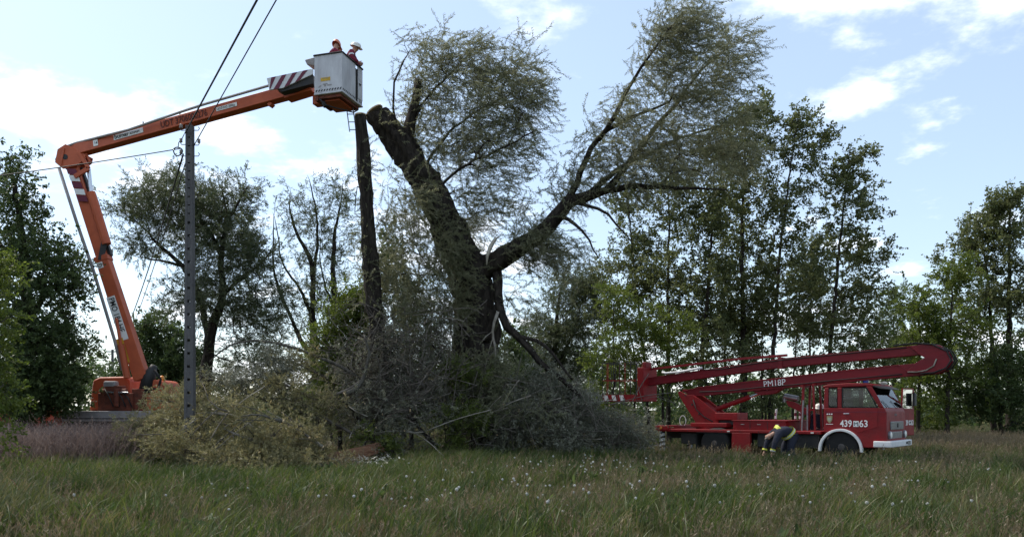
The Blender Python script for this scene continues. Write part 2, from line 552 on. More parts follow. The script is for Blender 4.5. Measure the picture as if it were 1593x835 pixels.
def tree(name, label, cat, limbs, blobs, key, bark='bark_dark', sprays=7, spray_len=0.9, scl=(0.8, 1.2), wind=(0.35, 0, -0.1), droop=0.0, tip_r=0.005, group=None,
         cuts=(), rough=0.13, jitter=0.2, up=0.25, step=0.4, extra=None, dirw=0.7, trunk_name='trunk', crown_name='crown', pw=0.5, outw=0.6, flat=1.0):
    """limbs: list of (points, r0, r1) in world metres, the first one the trunk; blobs: crown volumes"""
    base = np.array(limbs[0][0][0], float)
    loc = np.array([base[0], base[1], 0.0])
    t = tag(empty(name, loc), label, cat, group)
    pos, par, lim, dirs = [], [], [], []
    mb = MB()
    for (pts, r0, r1) in limbs:
        q, prm = smooth_line(pts, .14 if r0 > .4 else .3)
        k = len(q)
        if k > 4:
            nz = rng.standard_normal((k, 3)) * 0.02; nz[0] = 0; nz[-1] = 0
            q = q + nz
        r = r0 + (r1 - r0) * prm ** 0.8
        if pts is limbs[0][0]:
            r = r * (1 + 0.35 * np.exp(-np.maximum(q[:, 2], 0) / 0.5))
        mb.tube(q - loc, r, 28 if r0 > .4 else 16 if r0 > .15 else (10 if r0 > .06 else 6), True, rough if r0 > .1 else rough * .5)
        g = np.gradient(q, axis=0); g /= np.maximum(np.linalg.norm(g, axis=1, keepdims=True), 1e-9)
        for a, b, c in zip(q, r, g):
            pos.append(a); par.append(-1); lim.append(b); dirs.append(c)
    tg = blob_points(blobs)
    if extra is not None: tg = np.vstack([tg, extra])
    nl = len(pos)
    cap = nl + len(tg) * 30
    PP = np.zeros((cap, 3)); PP[:nl] = pos
    DD = np.zeros((cap, 3)); DD[:nl] = dirs
    LIM = np.full(cap, 0.0); LIM[:nl] = lim
    PAR = np.full(cap, -1, int)
    n = nl
    chains = []
    if len(tg):
        d0 = np.array([np.min(np.sum((PP[:nl] - x) ** 2, 1)) for x in tg])
        for x in tg[np.argsort(d0)]:
            dv = x - PP[:n]; d = np.sqrt((dv ** 2).sum(1))
            along = (dv * DD[:n]).sum(1) / np.maximum(d, 1e-6)
            cost = d * (1.25 - 0.45 * along) + 0.35 * np.maximum(0, -dv[:, 2])
            i = int(np.argmin(cost)); L = d[i]
            if L < 0.08: continue
            k = min(28, max(2, int(L / step)))
            ctrl = PP[i] + DD[i] * L * 0.35 + np.array([0, 0, up * L * .35]) + (x - PP[i]) * 0.15
            s = (np.arange(1, k + 1) / k)[:, None]
            c = (1 - s) ** 2 * PP[i] + 2 * s * (1 - s) * ctrl + s ** 2 * x
            c = c + rng.standard_normal((k, 3)) * 0.07 * min(1, L) * (s * (1 - s) * 4) 
            PP[n:n + k] = c
            dd = np.diff(np.vstack([PP[i], c]), axis=0); dd /= np.maximum(np.linalg.norm(dd, axis=1, keepdims=True), 1e-9)
            DD[n:n + k] = dd
            PAR[n] = i; PAR[n + 1:n + k] = np.arange(n, n + k - 1)
            chains.append((i, n, n + k)); n += k
        cnt = np.zeros(n); 
        for (_, a, b) in chains: cnt[b - 1] += 1
        for i in range(n - 1, nl - 1, -1): cnt[PAR[i]] += cnt[i]
        RR = tip_r * np.maximum(cnt, 1) ** pw
        RR[:nl] = LIM[:nl]
        for i in range(nl, n):
            RR[i] = min(RR[i], RR[PAR[i]] * 0.92 if PAR[i] < nl else RR[PAR[i]])
        sp_p, sp_d = [], []
        for (i, a, b) in chains:
            pts = np.vstack([PP[i], PP[a:b]]); r = np.concatenate([[min(RR[a] * 1.15, RR[i])], RR[a:b]])
            r[-1] = tip_r * .6
            mb.tube(pts - loc, r, 6 if r[0] > .04 else (4 if r[0] > .015 else 3), False)
            seg = np.linalg.norm(np.diff(pts, axis=0), axis=1); cs = np.concatenate([[0], np.cumsum(seg)])
            if sprays:
                k = rng.poisson(sprays)
                sl = cs[-1] - np.minimum(cs[-1] * .9, spray_len) * rng.random(k) ** 1.2
                q = np.stack([np.interp(sl, cs, pts[:, c]) for c in range(3)], 1)
                sp_p.append(q + rng.standard_normal((k, 3)) * jitter * .5)
                e = unit(pts[-1] - pts[-2])
                sp_d.append(np.repeat(e[None], k, 0) * dirw + rng.standard_normal((k, 3)) * outw * np.array([1, 1, flat]) + np.array(wind) + np.array([0, 0, -droop]))
        if sprays:
            sp_p, sp_d = np.concatenate(sp_p), np.concatenate(sp_d)
            ok = sp_p[:, 2] > 0.05
            sp_p, sp_d = sp_p[ok], sp_d[ok]
            rot = dir_to_euler(sp_d, rng.random(len(sp_p)) * 6.28)
            scatter(crown_name, key, sp_p - loc, rot, scl[0] + (scl[1] - scl[0]) * rng.random(len(sp_p)), t)
    mb.build(trunk_name, bark, t, smooth=True)
    for (c, nrm, r) in cuts:
        cm = MB(); c, nrm = np.array(c, float), unit(np.array(nrm, float))
        cm.tube([c - loc - nrm * .03, c - loc + nrm * .012], [r, r * .97], 16)
        cm.build('cut_face', 'cut_wood', t)
    return t

def PL(D, *pp):
    """pixel polyline at distance D (or per-point D as third item)"""
    return [P(p[0], p[1], p[2] if len(p) > 2 else D) for p in pp]

def pr(px, D):          # pixels to metres at D
    return px / F * D
# --- the big old willow being felled
D = 26.0
wl = [
    (PL(D, (748, 720), (742, 640), (738, 560), (740, 500), (732, 430), (703, 370), (668, 295), (632, 238), (600, 196), (583, 174)), pr(42, D), pr(15, D)),
    (PL(D, (735, 432), (762, 412, 25.8), (800, 390, 25.5), (838, 367, 25.2), (862, 340, 25), (885, 315, 24.9), (920, 303, 24.8), (946, 297, 24.7), (1008, 290, 24.4), (1070, 293, 24.2), (1137, 297, 24)), pr(19, D), pr(.6, D)),
    (PL(D, (640, 250), (634, 215), (640, 180), (647, 150), (651, 124)), pr(11, D), pr(5.5, D)),
    (PL(24.9, (878, 322), (903, 268), (931, 216), (979, 184), (1042, 158)), pr(6, D), pr(1.5, D)),
    (PL(24.7, (942, 298), (975, 259, 25), (1010, 210, 25.4), (1050, 165, 25.7), (1090, 110, 26), (1135, 72, 26.2)), pr(6, D), pr(1, D)),
    (PL(24.8, (931, 218), (955, 185, 24.3), (974, 145, 24), (998, 105, 23.8), (1025, 65, 23.7), (1062, 20, 23.6)), pr(4, D), pr(1, D)),
    (PL(24.8, (915, 303), (960, 264, 25.4), (1005, 243, 26), (1060, 215, 26.6), (1125, 195, 27)), pr(5, D), pr(1.2, D)),
    (PL(D, (768, 412), (776, 440, 25.5), (776, 475, 25.2), (788, 508, 25), (812, 530, 24.8), (838, 560, 24.6), (872, 588, 24.4), (905, 618, 24.2)), pr(8, D), pr(2.5, D)),
    (PL(25.1, (786, 505), (800, 520, 24.9), (836, 530, 24.5), (862, 552, 24.2), (890, 590, 24)), pr(4, D), pr(1.5, D)),
    (PL(D, (655, 270), (690, 215, 26.5), (730, 180, 27), (790, 150, 27.4)), pr(2.8, D), pr(1.2, D)),
    (PL(D, (672, 305), (715, 262, 25.4), (770, 235, 24.9), (830, 205, 24.5)), pr(2.8, D), pr(1.2, D)),
    (PL(D, (642, 200), (655, 165, 26), (690, 125, 26.3), (735, 80, 26.6)), pr(2.2, D), pr(1.2, D)),
    (PL(D, (622, 222), (614, 190, 25.6), (612, 130, 25.4), (628, 95, 25.3)), pr(2.4, D), pr(1.2, D)),
    (PL(25, (868, 335), (895, 348, 24.6), (915, 372, 24.4), (932, 402, 24.3)), pr(3.5, D), pr(.8, D)),
    (PL(25, (890, 315), (930, 325, 24.5), (960, 348, 24.3), (985, 380, 24.1)), pr(3, D), pr(.8, D)),
]
wb = [
    (690, 92, 80, 42, 26.2, 1.6, 62), (770, 108, 75, 45, 26.6, 1.7, 62), (815, 150, 45, 55, 26.4, 1.5, 46), (735, 165, 90, 60, 26.3, 2.0, 80),
    (775, 225, 75, 55, 26, 1.8, 62), (690, 230, 60, 55, 26.6, 1.8, 40), (640, 150, 50, 70, 26.4, 1.4, 30), (765, 300, 60, 45, 26, 1.6, 38), (725, 340, 50, 50, 26.8, 1.5, 26),
    (1062, 38, 45, 34, 24, 1.2, 44), (1130, 85, 42, 50, 25.5, 1.3, 46), (1040, 100, 60, 60, 24.3, 1.5, 50), (1095, 165, 75, 60, 25.5, 1.8, 62), (980, 190, 70, 55, 24.6, 1.4, 56),
    (1140, 230, 60, 60, 26, 1.7, 46), (925, 255, 55, 50, 24.8, 1.2, 40), (1040, 240, 90, 50, 25, 1.7, 56), (880, 300, 35, 40, 25, 1.0, 18), (1000, 285, 80, 40, 24.6, 1.5, 30),
    (1020, 60, 26, 40, 23.9, .8, 22), (835, 375, 55, 35, 25.2, 1.2, 46), (860, 400, 60, 40, 25.6, 1.4, 26),
    (640, 330, 55, 70, 25.2, 1.0, 46), (620, 420, 55, 70, 25.2, 1.0, 50), (680, 440, 50, 60, 25.0, .8, 50), (690, 500, 30, 40, 24.9, .7, 16), (650, 500, 55, 40, 25.0, .9, 34),
    (800, 450, 40, 60, 25.6, 1.0, 14), (690, 390, 30, 40, 25.2, .5, 16),
]
tree('willow_tree', 'huge old leaning willow with its dark left trunk sawn off at the top', 'tree', wl, [(a, b_, c, d, e, f, int(g * 1.7)) for a, b_, c, d, e, f, g in wb], 'willow', sprays=4.5, spray_len=1.1, wind=(0.75, 0.0, -0.22),
     droop=0.1, outw=0.5, jitter=0.45, scl=(0.6, 1.15), tip_r=0.0045, cuts=[(P(582, 172.5, 26), P(575, 160, 26) - P(597, 192, 26), pr(15, 26))], rough=0.16)
sl = MB()
sl.tube(PL(25.4, (757, 412), (758, 398), (763, 384), (770, 372), (776, 368)), [.02, .05, .07, .05, .015], 6)
tag(sl.build('torn_wood_splinter', 'wood_chip', smooth=True), 'pale torn splinter of wood standing in the willow fork', 'splinter')

# --- the topped straight trunk in front of the basket
D = 24.6
tree('topped_tree', 'straight bare trunk topped flat under the work basket with leafy shoots', 'tree',
     [(PL(D, (594, 719), (590, 600), (582, 480), (575, 400), (570, 300), (565, 220), (561, 180)), pr(15, D), pr(8.5, D)),
      (PL(D, (576, 400), (566, 380), (562, 350)), .05, .02), (PL(D, (570, 300), (556, 290), (552, 330)), .04, .01), (PL(D, (583, 480), (560, 470), (540, 480)), .04, .01)],
     [(560, 400, 14, 90, D, .4, 24), (590, 440, 22, 60, D, .5, 24), (560, 330, 12, 30, D, .3, 8), (600, 330, 20, 60, D, .5, 12), (570, 250, 14, 60, D, .3, 10), (585, 520, 26, 50, D, .5, 26)], 'willow', sprays=4, scl=(0.4, 0.8), rough=.2,
     cuts=[(P(560.8, 178.6, D), (-.05, 0, 1), pr(9, D))], bark='bark_dark')

# --- willows standing behind, left
D = 37.0
tree('willow_tree', 'dark spreading willow rising behind the concrete pole', 'tree',
     [(PL(D, (312, 704), (318, 600), (330, 510), (346, 465), (344, 400), (352, 340), (345, 290)), .36, .02),
      (PL(D, (325, 530), (310, 460), (284, 414), (247, 381), (222, 352), (180, 322)), .17, .012), (PL(D, (284, 414), (250, 405), (215, 400)), .08, .02),
      (PL(D, (345, 460), (375, 432), (411, 404), (425, 380)), .12, .012), (PL(D, (345, 400), (320, 350), (285, 310), (262, 275)), .12, .02), (PL(D, (350, 350), (375, 310), (385, 290)), .08, .02)],
     [(195, 322, 30, 20, D, 1.5, 26), (240, 305, 40, 28, D, 2, 42), (295, 310, 45, 40, D, 2.5, 60), (345, 330, 45, 50, D, 2.5, 90), (262, 275, 22, 16, D, 1.2, 14), (220, 375, 40, 25, D, 1.6, 26), (250, 350, 45, 35, D, 2, 40),
      (335, 390, 60, 55, D, 3, 100), (392, 400, 30, 55, D, 2, 55), (378, 292, 16, 14, D, 1, 12), (400, 470, 55, 45, D, 2.5, 70), (290, 450, 45, 45, D, 2.5, 40), (350, 480, 60, 50, D, 3, 50), (380, 540, 60, 40, D, 2, 40)],
     'willow_far', sprays=4.6, wind=(0.3, 0, -.15), scl=(0.7, 1.15), step=.5, tip_r=.007, jitter=.4)
D = 40.0
tree('willow_tree', 'half bare multi-stemmed willow behind the shrub with thin twigs against the sky', 'tree',
     [(PL(D, (495, 700), (490, 560), (487, 490), (484, 408), (462, 365), (452, 330), (450, 300)), .24, .008),
      (PL(D, (487, 440), (494, 360), (486, 300), (478, 272)), .10, .006), (PL(D, (510, 690), (520, 500), (519, 428), (520, 367), (530, 320), (534, 282)), .2, .008),
      (PL(D, (485, 560), (455, 500), (428, 430), (425, 370), (428, 320)), .13, .006), (PL(D, (490, 500), (466, 450), (440, 410), (432, 360), (424, 330)), .10, .006), (PL(D, (520, 480), (505, 440), (498, 400), (500, 350)), .08, .006)],
     [(522, 310, 22, 32, D, 1.5, 34), (525, 370, 25, 40, D, 2, 40), (495, 370, 30, 40, D, 1.8, 26), (465, 330, 40, 45, D, 1.8, 40), (450, 420, 40, 60, D, 2, 26), (510, 440, 40, 45, D, 2, 46), (470, 480, 50, 40, D, 2, 40), (490, 300, 12, 30, D, 1, 10), (440, 540, 50, 40, D, 2, 36)],
     'willow_far', sprays=3.2, wind=(0.25, 0, 0.1), scl=(0.6, 1.0), step=.5, tip_r=.008, up=.8)

# --- trees at the left edge
D = 25.2
tree('ash_tree', 'tall dark leafy tree left of the orange lift', 'tree',
     [(PL(D, (30, 726), (35, 600), (42, 500), (40, 420), (30, 340), (18, 260)), .3, .04), (PL(D, (42, 500), (75, 450), (98, 400)), .12, .03), (PL(D, (36, 560), (80, 520), (115, 490)), .12, .03), (PL(D, (40, 430), (0, 380), (-30, 330)), .12, .03)],
     [(12, 255, 24, 30, D, 1.2, 20), (22, 310, 28, 35, D, 1.5, 32), (10, 380, 50, 45, D, 2, 60), (72, 395, 46, 36, D, 2, 48), (98, 440, 34, 50, D, 1.6, 50), (50, 470, 60, 50, D, 2, 70), (92, 530, 32, 50, D - .4, 1.5, 56),
      (40, 560, 55, 50, D, 2, 70), (60, 600, 50, 36, D - .4, 1.6, 74), (96, 596, 18, 34, D - .6, 1, 30), (-40, 420, 60, 80, D, 2, 50), (10, 610, 50, 40, D, 1.5, 46), (-60, 560, 60, 70, D, 2, 60), (60, 625, 60, 18, D, 1.4, 50), (20, 520, 60, 40, D, 1.5, 60)],
     'dark', sprays=4.2, wind=(0.3, 0, -.2), scl=(0.7, 1.1), tip_r=.006, jitter=.35)
D = 15.5
tree('young_tree', 'light green young tree reaching into view in front of the dead weeds', 'tree',
     [(PL(D, (-75, 795), (-70, 700), (-55, 600), (-45, 480), (-50, 380)), .09, .02), (PL(D, (-65, 660), (-30, 620), (5, 600)), .03, .008), (PL(D, (-50, 540), (-15, 510), (20, 490)), .03, .008), (PL(D, (-46, 460), (0, 430), (30, 400)), .03, .008)],
     [(-25, 420, 42, 30, D, .5, 26), (-15, 500, 45, 34, D, .5, 26), (-25, 560, 40, 34, D, .5, 22), (4, 622, 14, 32, D, .3, 14), (6, 668, 18, 16, D, .25, 8), (-70, 480, 50, 110, D, .7, 46), (-70, 640, 40, 50, D, .5, 20)],
     'young', sprays=4.5, wind=(0.3, 0, -.2), scl=(0.5, 0.8), tip_r=.004, spray_len=.5, bark='bark_grey')
D = 46.0
tree('poplar_tree', 'low dim tree behind the orange boom foot', 'tree', [(PL(D, (250, 690), (248, 600), (245, 520)), .2, .04)],
     [(232, 520, 30, 40, D, 2, 50), (255, 560, 35, 50, D, 2, 60), (215, 590, 30, 45, D, 2, 40), (285, 560, 35, 60, D, 2, 50), (240, 620, 50, 40, D, 2, 44)], 'dark', sprays=5, scl=(1.2, 1.8), step=.6, tip_r=.01)

# --- shrubs and small trees in the middle
D = 28.0
tree('shrub', 'bright green leafy shrub beside the topped trunk', 'shrub', [(PL(D, (530, 722), (528, 640), (530, 560), (535, 490)), .08, .02), (PL(D, (529, 640), (505, 580), (500, 530)), .05, .015)],
     [(535, 480, 28, 34, D, 1, 40), (520, 530, 38, 40, D, 1.2, 64), (545, 560, 34, 50, D, 1.2, 54), (505, 590, 34, 50, D, 1.2, 50), (560, 470, 22, 50, D, .8, 30), (548, 640, 34, 50, D, 1, 30)], 'young', sprays=6, scl=(0.7, 1.1), wind=(0.2, 0, -.1))
D = 29.5
tree('shrub', 'dark twiggy undergrowth shrub behind the foot of the big willow', 'shrub', [(PL(D, (640, 712), (640, 620), (630, 520)), .1, .02)],
     [(620, 480, 50, 60, D, 1.6, 60), (640, 560, 60, 50, D, 1.6, 70), (600, 400, 34, 60, D, 1.2, 36), (680, 600, 60, 50, D, 1.5, 50), (820, 600, 50, 50, D, 1.5, 50), (790, 540, 26, 40, D, 1.2, 26), (570, 540, 40, 60, D, 1.4, 46)], 'dark', sprays=5, scl=(0.8, 1.2))
D = 41.0
tree('willow_tree', 'grey green willow seen through the gap right of the big willow trunk', 'tree', [(PL(D, (850, 700), (858, 600), (865, 510), (872, 450)), .26, .04), (PL(D, (860, 580), (890, 520), (905, 470)), .1, .02), (PL(D, (856, 600), (825, 540), (815, 500)), .1, .02)],
     [(880, 450, 40, 34, D, 2, 50), (850, 510, 50, 40, D, 2, 60), (905, 500, 36, 50, D, 2, 56), (830, 560, 50, 40, D, 2, 50), (890, 570, 60, 50, D, 2, 70), (915, 440, 26, 28, D, 1.5, 24)], 'willow_far', sprays=5, scl=(0.8, 1.2), step=.5, tip_r=.008)

# --- the row of tall alders behind the fire truck
AL = [
    ('slim alder at the open end of the row, beside the big willow', 38, [(1012, 690), (1002, 560), (988, 430), (978, 330), (972, 285)], .12, 1.0,
     [(975, 320, 30, 36), (985, 380, 40, 40), (960, 430, 34, 45), (1000, 450, 36, 45), (985, 510, 45, 40)]),
    ('straight thin stemmed alder over the red work cage', 36, [(1040, 692), (1040, 560), (1040, 420), (1040, 330), (1038, 270)], .16, 1.0,
     [(1038, 290, 32, 34), (1045, 345, 42, 42), (1035, 410, 44, 44), (1045, 480, 44, 42)]),
    ('alder with bowed trunk above the turret of the fire truck', 35, [(1088, 694), (1092, 560), (1103, 430), (1108, 330), (1112, 230)], .18, 1.0,
     [(1110, 240, 36, 40), (1105, 300, 46, 42), (1100, 370, 46, 46), (1098, 440, 46, 44), (1090, 510, 44, 40)]),
    ('thickest straight alder of the row with wide dark crown', 36, [(1157, 692), (1157, 560), (1155, 420), (1156, 300), (1163, 160)], .26, 1.5,
     [(1168, 185, 36, 38), (1165, 245, 52, 46), (1150, 310, 54, 48), (1160, 380, 50, 48), (1150, 450, 48, 44), (1160, 510, 44, 36)]),
    ('tall alder leaning outward with sparse top', 35, [(1196, 694), (1203, 540), (1213, 400), (1226, 290), (1243, 172)], .17, 0.85,
     [(1243, 190, 18, 26), (1250, 235, 32, 34), (1235, 285, 44, 40), (1225, 345, 46, 42), (1225, 410, 46, 46), (1210, 480, 44, 42)]),
    ('thin alder between two taller ones with short crown', 39, [(1262, 688), (1260, 560), (1262, 450), (1264, 380)], .1, 1.0,
     [(1264, 390, 26, 34), (1258, 440, 34, 40), (1262, 500, 36, 40)]),
    ('outermost alder of the row with loose flat sprays', 35, [(1284, 694), (1292, 540), (1303, 420), (1312, 330), (1322, 238)], .17, 0.9,
     [(1321, 256, 22, 26), (1325, 300, 40, 32), (1330, 350, 50, 36), (1345, 395, 48, 34), (1310, 430, 50, 40), (1300, 500, 50, 38), (1345, 460, 40, 36)]),
    ('slim alder half hidden behind the thick one', 40, [(1130, 687), (1128, 560), (1128, 440), (1130, 330)], .12, 1.0, [(1130, 340, 34, 44), (1125, 420, 38, 44), (1128, 490, 40, 40)]),
    ('young alder behind the roof of the red cab', 39, [(1232, 688), (1236, 580), (1242, 500), (1246, 430)], .09, 1.0, [(1246, 440, 24, 34), (1240, 500, 32, 40)]),
]
for lab, D, line, r, dens, bl in AL:
    lim = [(PL(D, *line), r * .72, .018)]
    tree('alder_tree', lab, 'tree', lim, [(a, b, c * 1.15, d, D + rng.uniform(-.5, .5), 1.8, int(33 * dens)) for a, b, c, d in bl], 'alder', group='alders behind the fire truck', sprays=5.5, spray_len=1.0,
         wind=(0.35, 0, 0.05), scl=(0.8, 1.25), tip_r=.005, rough=.06, up=.1, jitter=.3, flat=.45)

UND = [
    ('light green bushy sapling left of the red work cage', 33, (955, 700), [(955, 470, 34, 40), (975, 520, 45, 36), (940, 560, 36, 40), (985, 570, 40, 36), (950, 620, 40, 40)], 1),
    ('light green sapling above the red work cage', 33, (1030, 698), [(1010, 500, 36, 34), (1035, 540, 45, 30), (1060, 520, 30, 36), (1040, 590, 45, 34)], 1),
    ('leafy undergrowth behind the turret of the fire truck', 34, (1110, 696), [(1080, 560, 45, 26), (1120, 590, 45, 36), (1090, 630, 45, 34), (1140, 550, 40, 26)], 0.7),
    ('leafy undergrowth behind the lower red boom', 35, (1190, 694), [(1180, 560, 45, 26), (1210, 600, 45, 36), (1180, 640, 45, 30)], 0.7),
    ('leafy undergrowth behind the red cab', 35, (1280, 694), [(1260, 560, 45, 30), (1300, 570, 45, 34), (1250, 620, 40, 36), (1330, 600, 45, 40), (1350, 560, 36, 36), (1300, 640, 50, 30)], 0.8),
    ('fine leaved sapling filling the gap left of the thick alder', 37, (1115, 691), [(1075, 450, 40, 34), (1120, 470, 40, 36), (1085, 500, 45, 30), (1130, 520, 40, 30)], 0.75),
    ('fine leaved sapling between the thick and the leaning alder', 37.5, (1185, 690), [(1185, 420, 34, 36), (1190, 480, 40, 36), (1175, 530, 40, 26)], 0.75),
    ('fine leaved sapling below the loose flat sprays of the outermost alder', 37.5, (1320, 690), [(1345, 500, 40, 34), (1330, 540, 45, 30), (1290, 480, 34, 36), (1370, 540, 34, 36)], 0.75),
    ('fine leaved sapling behind the slim open-end alder', 39, (985, 688), [(940, 430, 30, 34), (1010, 400, 34, 36), (1020, 450, 36, 36), (930, 500, 34, 40)], 0.75),
]
for lab, D, b, bl, dens in UND:
    top = min(x[1] for x in bl)
    lim = [(PL(D, b, (b[0], (b[1] + top) / 2), (bl[0][0], top + 15)), .07, .015)]
    tree('sapling', lab, 'tree', lim, [(a, c, d, e, D, 1.2, int(30 * dens)) for a, c, d, e in bl], 'young' if dens == 1 else 'alder', group='undergrowth among the alders', sprays=5, scl=(.7, 1.1), wind=(.2, 0, -.05), flat=.5)

RT = [
    ('tall leafy tree at the outer edge of the wood past the boom knuckle', 42, [(1572, 685), (1571, 560), (1570, 430), (1572, 310)], .24, [(1560, 310, 36, 28), (1575, 350, 50, 40), (1535, 370, 34, 40), (1600, 400, 50, 60), (1550, 430, 50, 50), (1590, 480, 50, 50)], 'alder'),
    ('second tall tree of the far wood with open crown', 43, [(1546, 683), (1544, 560), (1538, 450), (1525, 350)], .16, [(1520, 350, 30, 32), (1500, 400, 40, 36), (1530, 450, 45, 45), (1500, 490, 40, 40)], 'alder'),
    ('pale green young tree behind the boom knuckle', 40, [(1472, 690), (1476, 560), (1482, 440)], .13, [(1480, 430, 36, 34), (1465, 490, 45, 40), (1500, 520, 45, 40), (1470, 560, 45, 40), (1505, 590, 40, 40)], 'young'),
    ('pale green young tree just past the red cab', 41, [(1428, 688), (1430, 580), (1428, 470)], .12, [(1425, 470, 34, 32), (1440, 520, 36, 40), (1410, 540, 34, 40), (1430, 590, 45, 40), (1445, 640, 45, 30)], 'young'),
    ('dim round tree beyond the gap in the wood', 52, [(1392, 675), (1392, 580), (1390, 500)], .16, [(1390, 480, 28, 34), (1378, 530, 36, 40), (1405, 560, 34, 40), (1375, 590, 36, 40)], 'dark'),
    ('dark low tree under the tall outer edge trees', 40, [(1560, 690), (1555, 620), (1550, 560)], .12, [(1545, 560, 45, 40), (1585, 580, 45, 45), (1550, 620, 50, 36), (1600, 640, 50, 36), (1515, 620, 36, 36)], 'dark'),
]
for lab, D, line, r, bl, key in RT:
    tree('woodland_tree', lab, 'tree', [(PL(D, *line), r, .03)], [(a, b, c, d, D + rng.uniform(-.6, .6), 1.8, 26) for a, b, c, d in bl], key, group='trees of the wood past the fire truck', sprays=6, scl=(1.0, 1.5), wind=(.25, 0, 0), tip_r=.008, step=.5)

# --- the far wood closing the view
n = 9000
xx = rng.uniform(-110, 110, n); yy = rng.uniform(62, 92, n)
hh = 4.0 + 1.6 * np.sin(xx * .13 + 1) + 1.3 * np.sin(xx * .31) + (yy - 62) * .05
zz = hh * rng.random(n) ** .8
fw = scatter('distant_woods', 'dark', np.stack([xx, yy, zz], 1), rng.uniform(0, 6.28, (n, 3)), rng.uniform(2.2, 3.8, n))
tag(fw, 'dim far wood closing the horizon behind the meadow', 'woods')

# ------------------------------------------------------------------ vehicle materials
material('red_paint', (0.215, 0.007, 0.010), 0.5, (0.135, 0.012, 0.012), 3.5, 0.10, 18, spec=0.3, lo=.4, hi=.8)
material('red_boom', (0.185, 0.006, 0.012), 0.5, (0.12, 0.010, 0.014), 3.5, 0.10, 18, spec=0.3, lo=.4, hi=.8, stretch=(.5, 1, 2))
material('orange_paint', (0.50, 0.105, 0.040), 0.5, (0.36, 0.075, 0.034), 2.6, 0.08, 24, spec=0.35, lo=.4, hi=.8)
material('rim_grey', (0.055, 0.050, 0.048), 0.6, (0.09, 0.075, 0.065), 8)
material('rusty_machinery', (0.085, 0.026, 0.016), 0.75, (0.20, 0.050, 0.026), 6, 0.4, 20)
material('white_paint', (0.70, 0.70, 0.70), 0.5, (0.60, 0.60, 0.61), 3, spec=0.4)
material('grey_shell', (0.60, 0.60, 0.62), 0.55, (0.44, 0.43, 0.45), 3.5, 0.08, 20, stretch=(1, 1, .35))
material('grey_deck', (0.33, 0.31, 0.31), 0.7, (0.25, 0.22, 0.21), 3, 0.15, 15)
material('black_rubber', (0.012, 0.012, 0.013), 0.85, (0.022, 0.021, 0.02), 8)
material('dark_metal', (0.020, 0.020, 0.022), 0.6, (0.035, 0.032, 0.03), 6)
material('grey_metal', (0.28, 0.28, 0.29), 0.4, (0.20, 0.20, 0.21), 5, metal=0.7)
material('bright_rod', (0.62, 0.64, 0.68), 0.25, metal=0.9)
material('interior_dark', (0.02, 0.018, 0.018), 0.9)
material('lamp_glass', (0.75, 0.74, 0.68), 0.15)
material('orange_reflector', (0.75, 0.25, 0.03), 0.3)
material('blue_lamp', (0.02, 0.06, 0.45), 0.2)
material('maroon_stripe', (0.13, 0.012, 0.035), 0.5)
material('white_letter', (0.78, 0.78, 0.76), 0.6)
material('black_letter', (0.02, 0.02, 0.02), 0.6)
material('dark_letter', (0.10, 0.025, 0.02), 0.7)
material('yellow_paint', (0.62, 0.38, 0.03), 0.6, (0.48, 0.28, 0.03), 4)
material('gold_emblem', (0.30, 0.24, 0.12), 0.5)
material('green_emblem', (0.34, 0.38, 0.28), 0.5)
material('concrete', (0.085, 0.082, 0.085), 0.95, (0.135, 0.13, 0.13), 5, 0.4, 40, spec=0.1, stretch=(1, 1, .3))
material('wire_black', (0.018, 0.018, 0.020), 0.6)
material('porcelain', (0.20, 0.17, 0.15), 0.25)
mg = bpy.data.materials.new('window_glass'); mg.use_nodes = True
nt = mg.node_tree; nt.nodes.clear()
go_ = nd(nt, 'ShaderNodeOutputMaterial'); fr = nd(nt, 'ShaderNodeFresnel'); fr.inputs[0].default_value = 1.45
tr = nd(nt, 'ShaderNodeBsdfTransparent'); tr.inputs[0].default_value = (.62, .68, .66, 1)
gl = nd(nt, 'ShaderNodeBsdfGlossy'); gl.inputs['Roughness'].default_value = .02
mx = nd(nt, 'ShaderNodeMixShader')
nt.links.new(fr.outputs[0], mx.inputs[0]); nt.links.new(tr.outputs[0], mx.inputs[1]); nt.links.new(gl.outputs[0], mx.inputs[2]); nt.links.new(mx.outputs[0], go_.inputs[0])
MATS['window_glass'] = mg

def arc(cx, cz, r, a0, a1, n):
    return [(cx + r * math.cos(R(a0 + (a1 - a0) * i / n)), cz + r * math.sin(R(a0 + (a1 - a0) * i / n))) for i in range(n + 1)]

def wheel(parent, x, y, out, r=0.5, w=0.26):
    """out = -1 or 1: the side the rim looks to"""
    t = MB().lathe([(r * .58, -w / 2), (r * .86, -w / 2), (r * .97, -w * .38), (r, -w * .2), (r, w * .2), (r * .97, w * .38), (r * .86, w / 2), (r * .58, w / 2)], (0, 0, 0), 32).build('wheel', 'black_rubber', parent, smooth=True)
    t.location = (x, y, r)
    MB().lathe([(r * .6, -w * .3), (r * .6, w * .42), (r * .52, w * .46), (r * .45, w * .25), (r * .2, w * .28), (r * .2, w * .5), (r * .1, w * .55), (.01, w * .55)] if out > 0 else
               [(r * .6, w * .3), (r * .6, -w * .42), (r * .52, -w * .46), (r * .45, -w * .25), (r * .2, -w * .28), (r * .2, -w * .5), (r * .1, -w * .55), (.01, -w * .55)], (0, 0, 0), 20).build('rim', 'rim_grey', t)
    return t

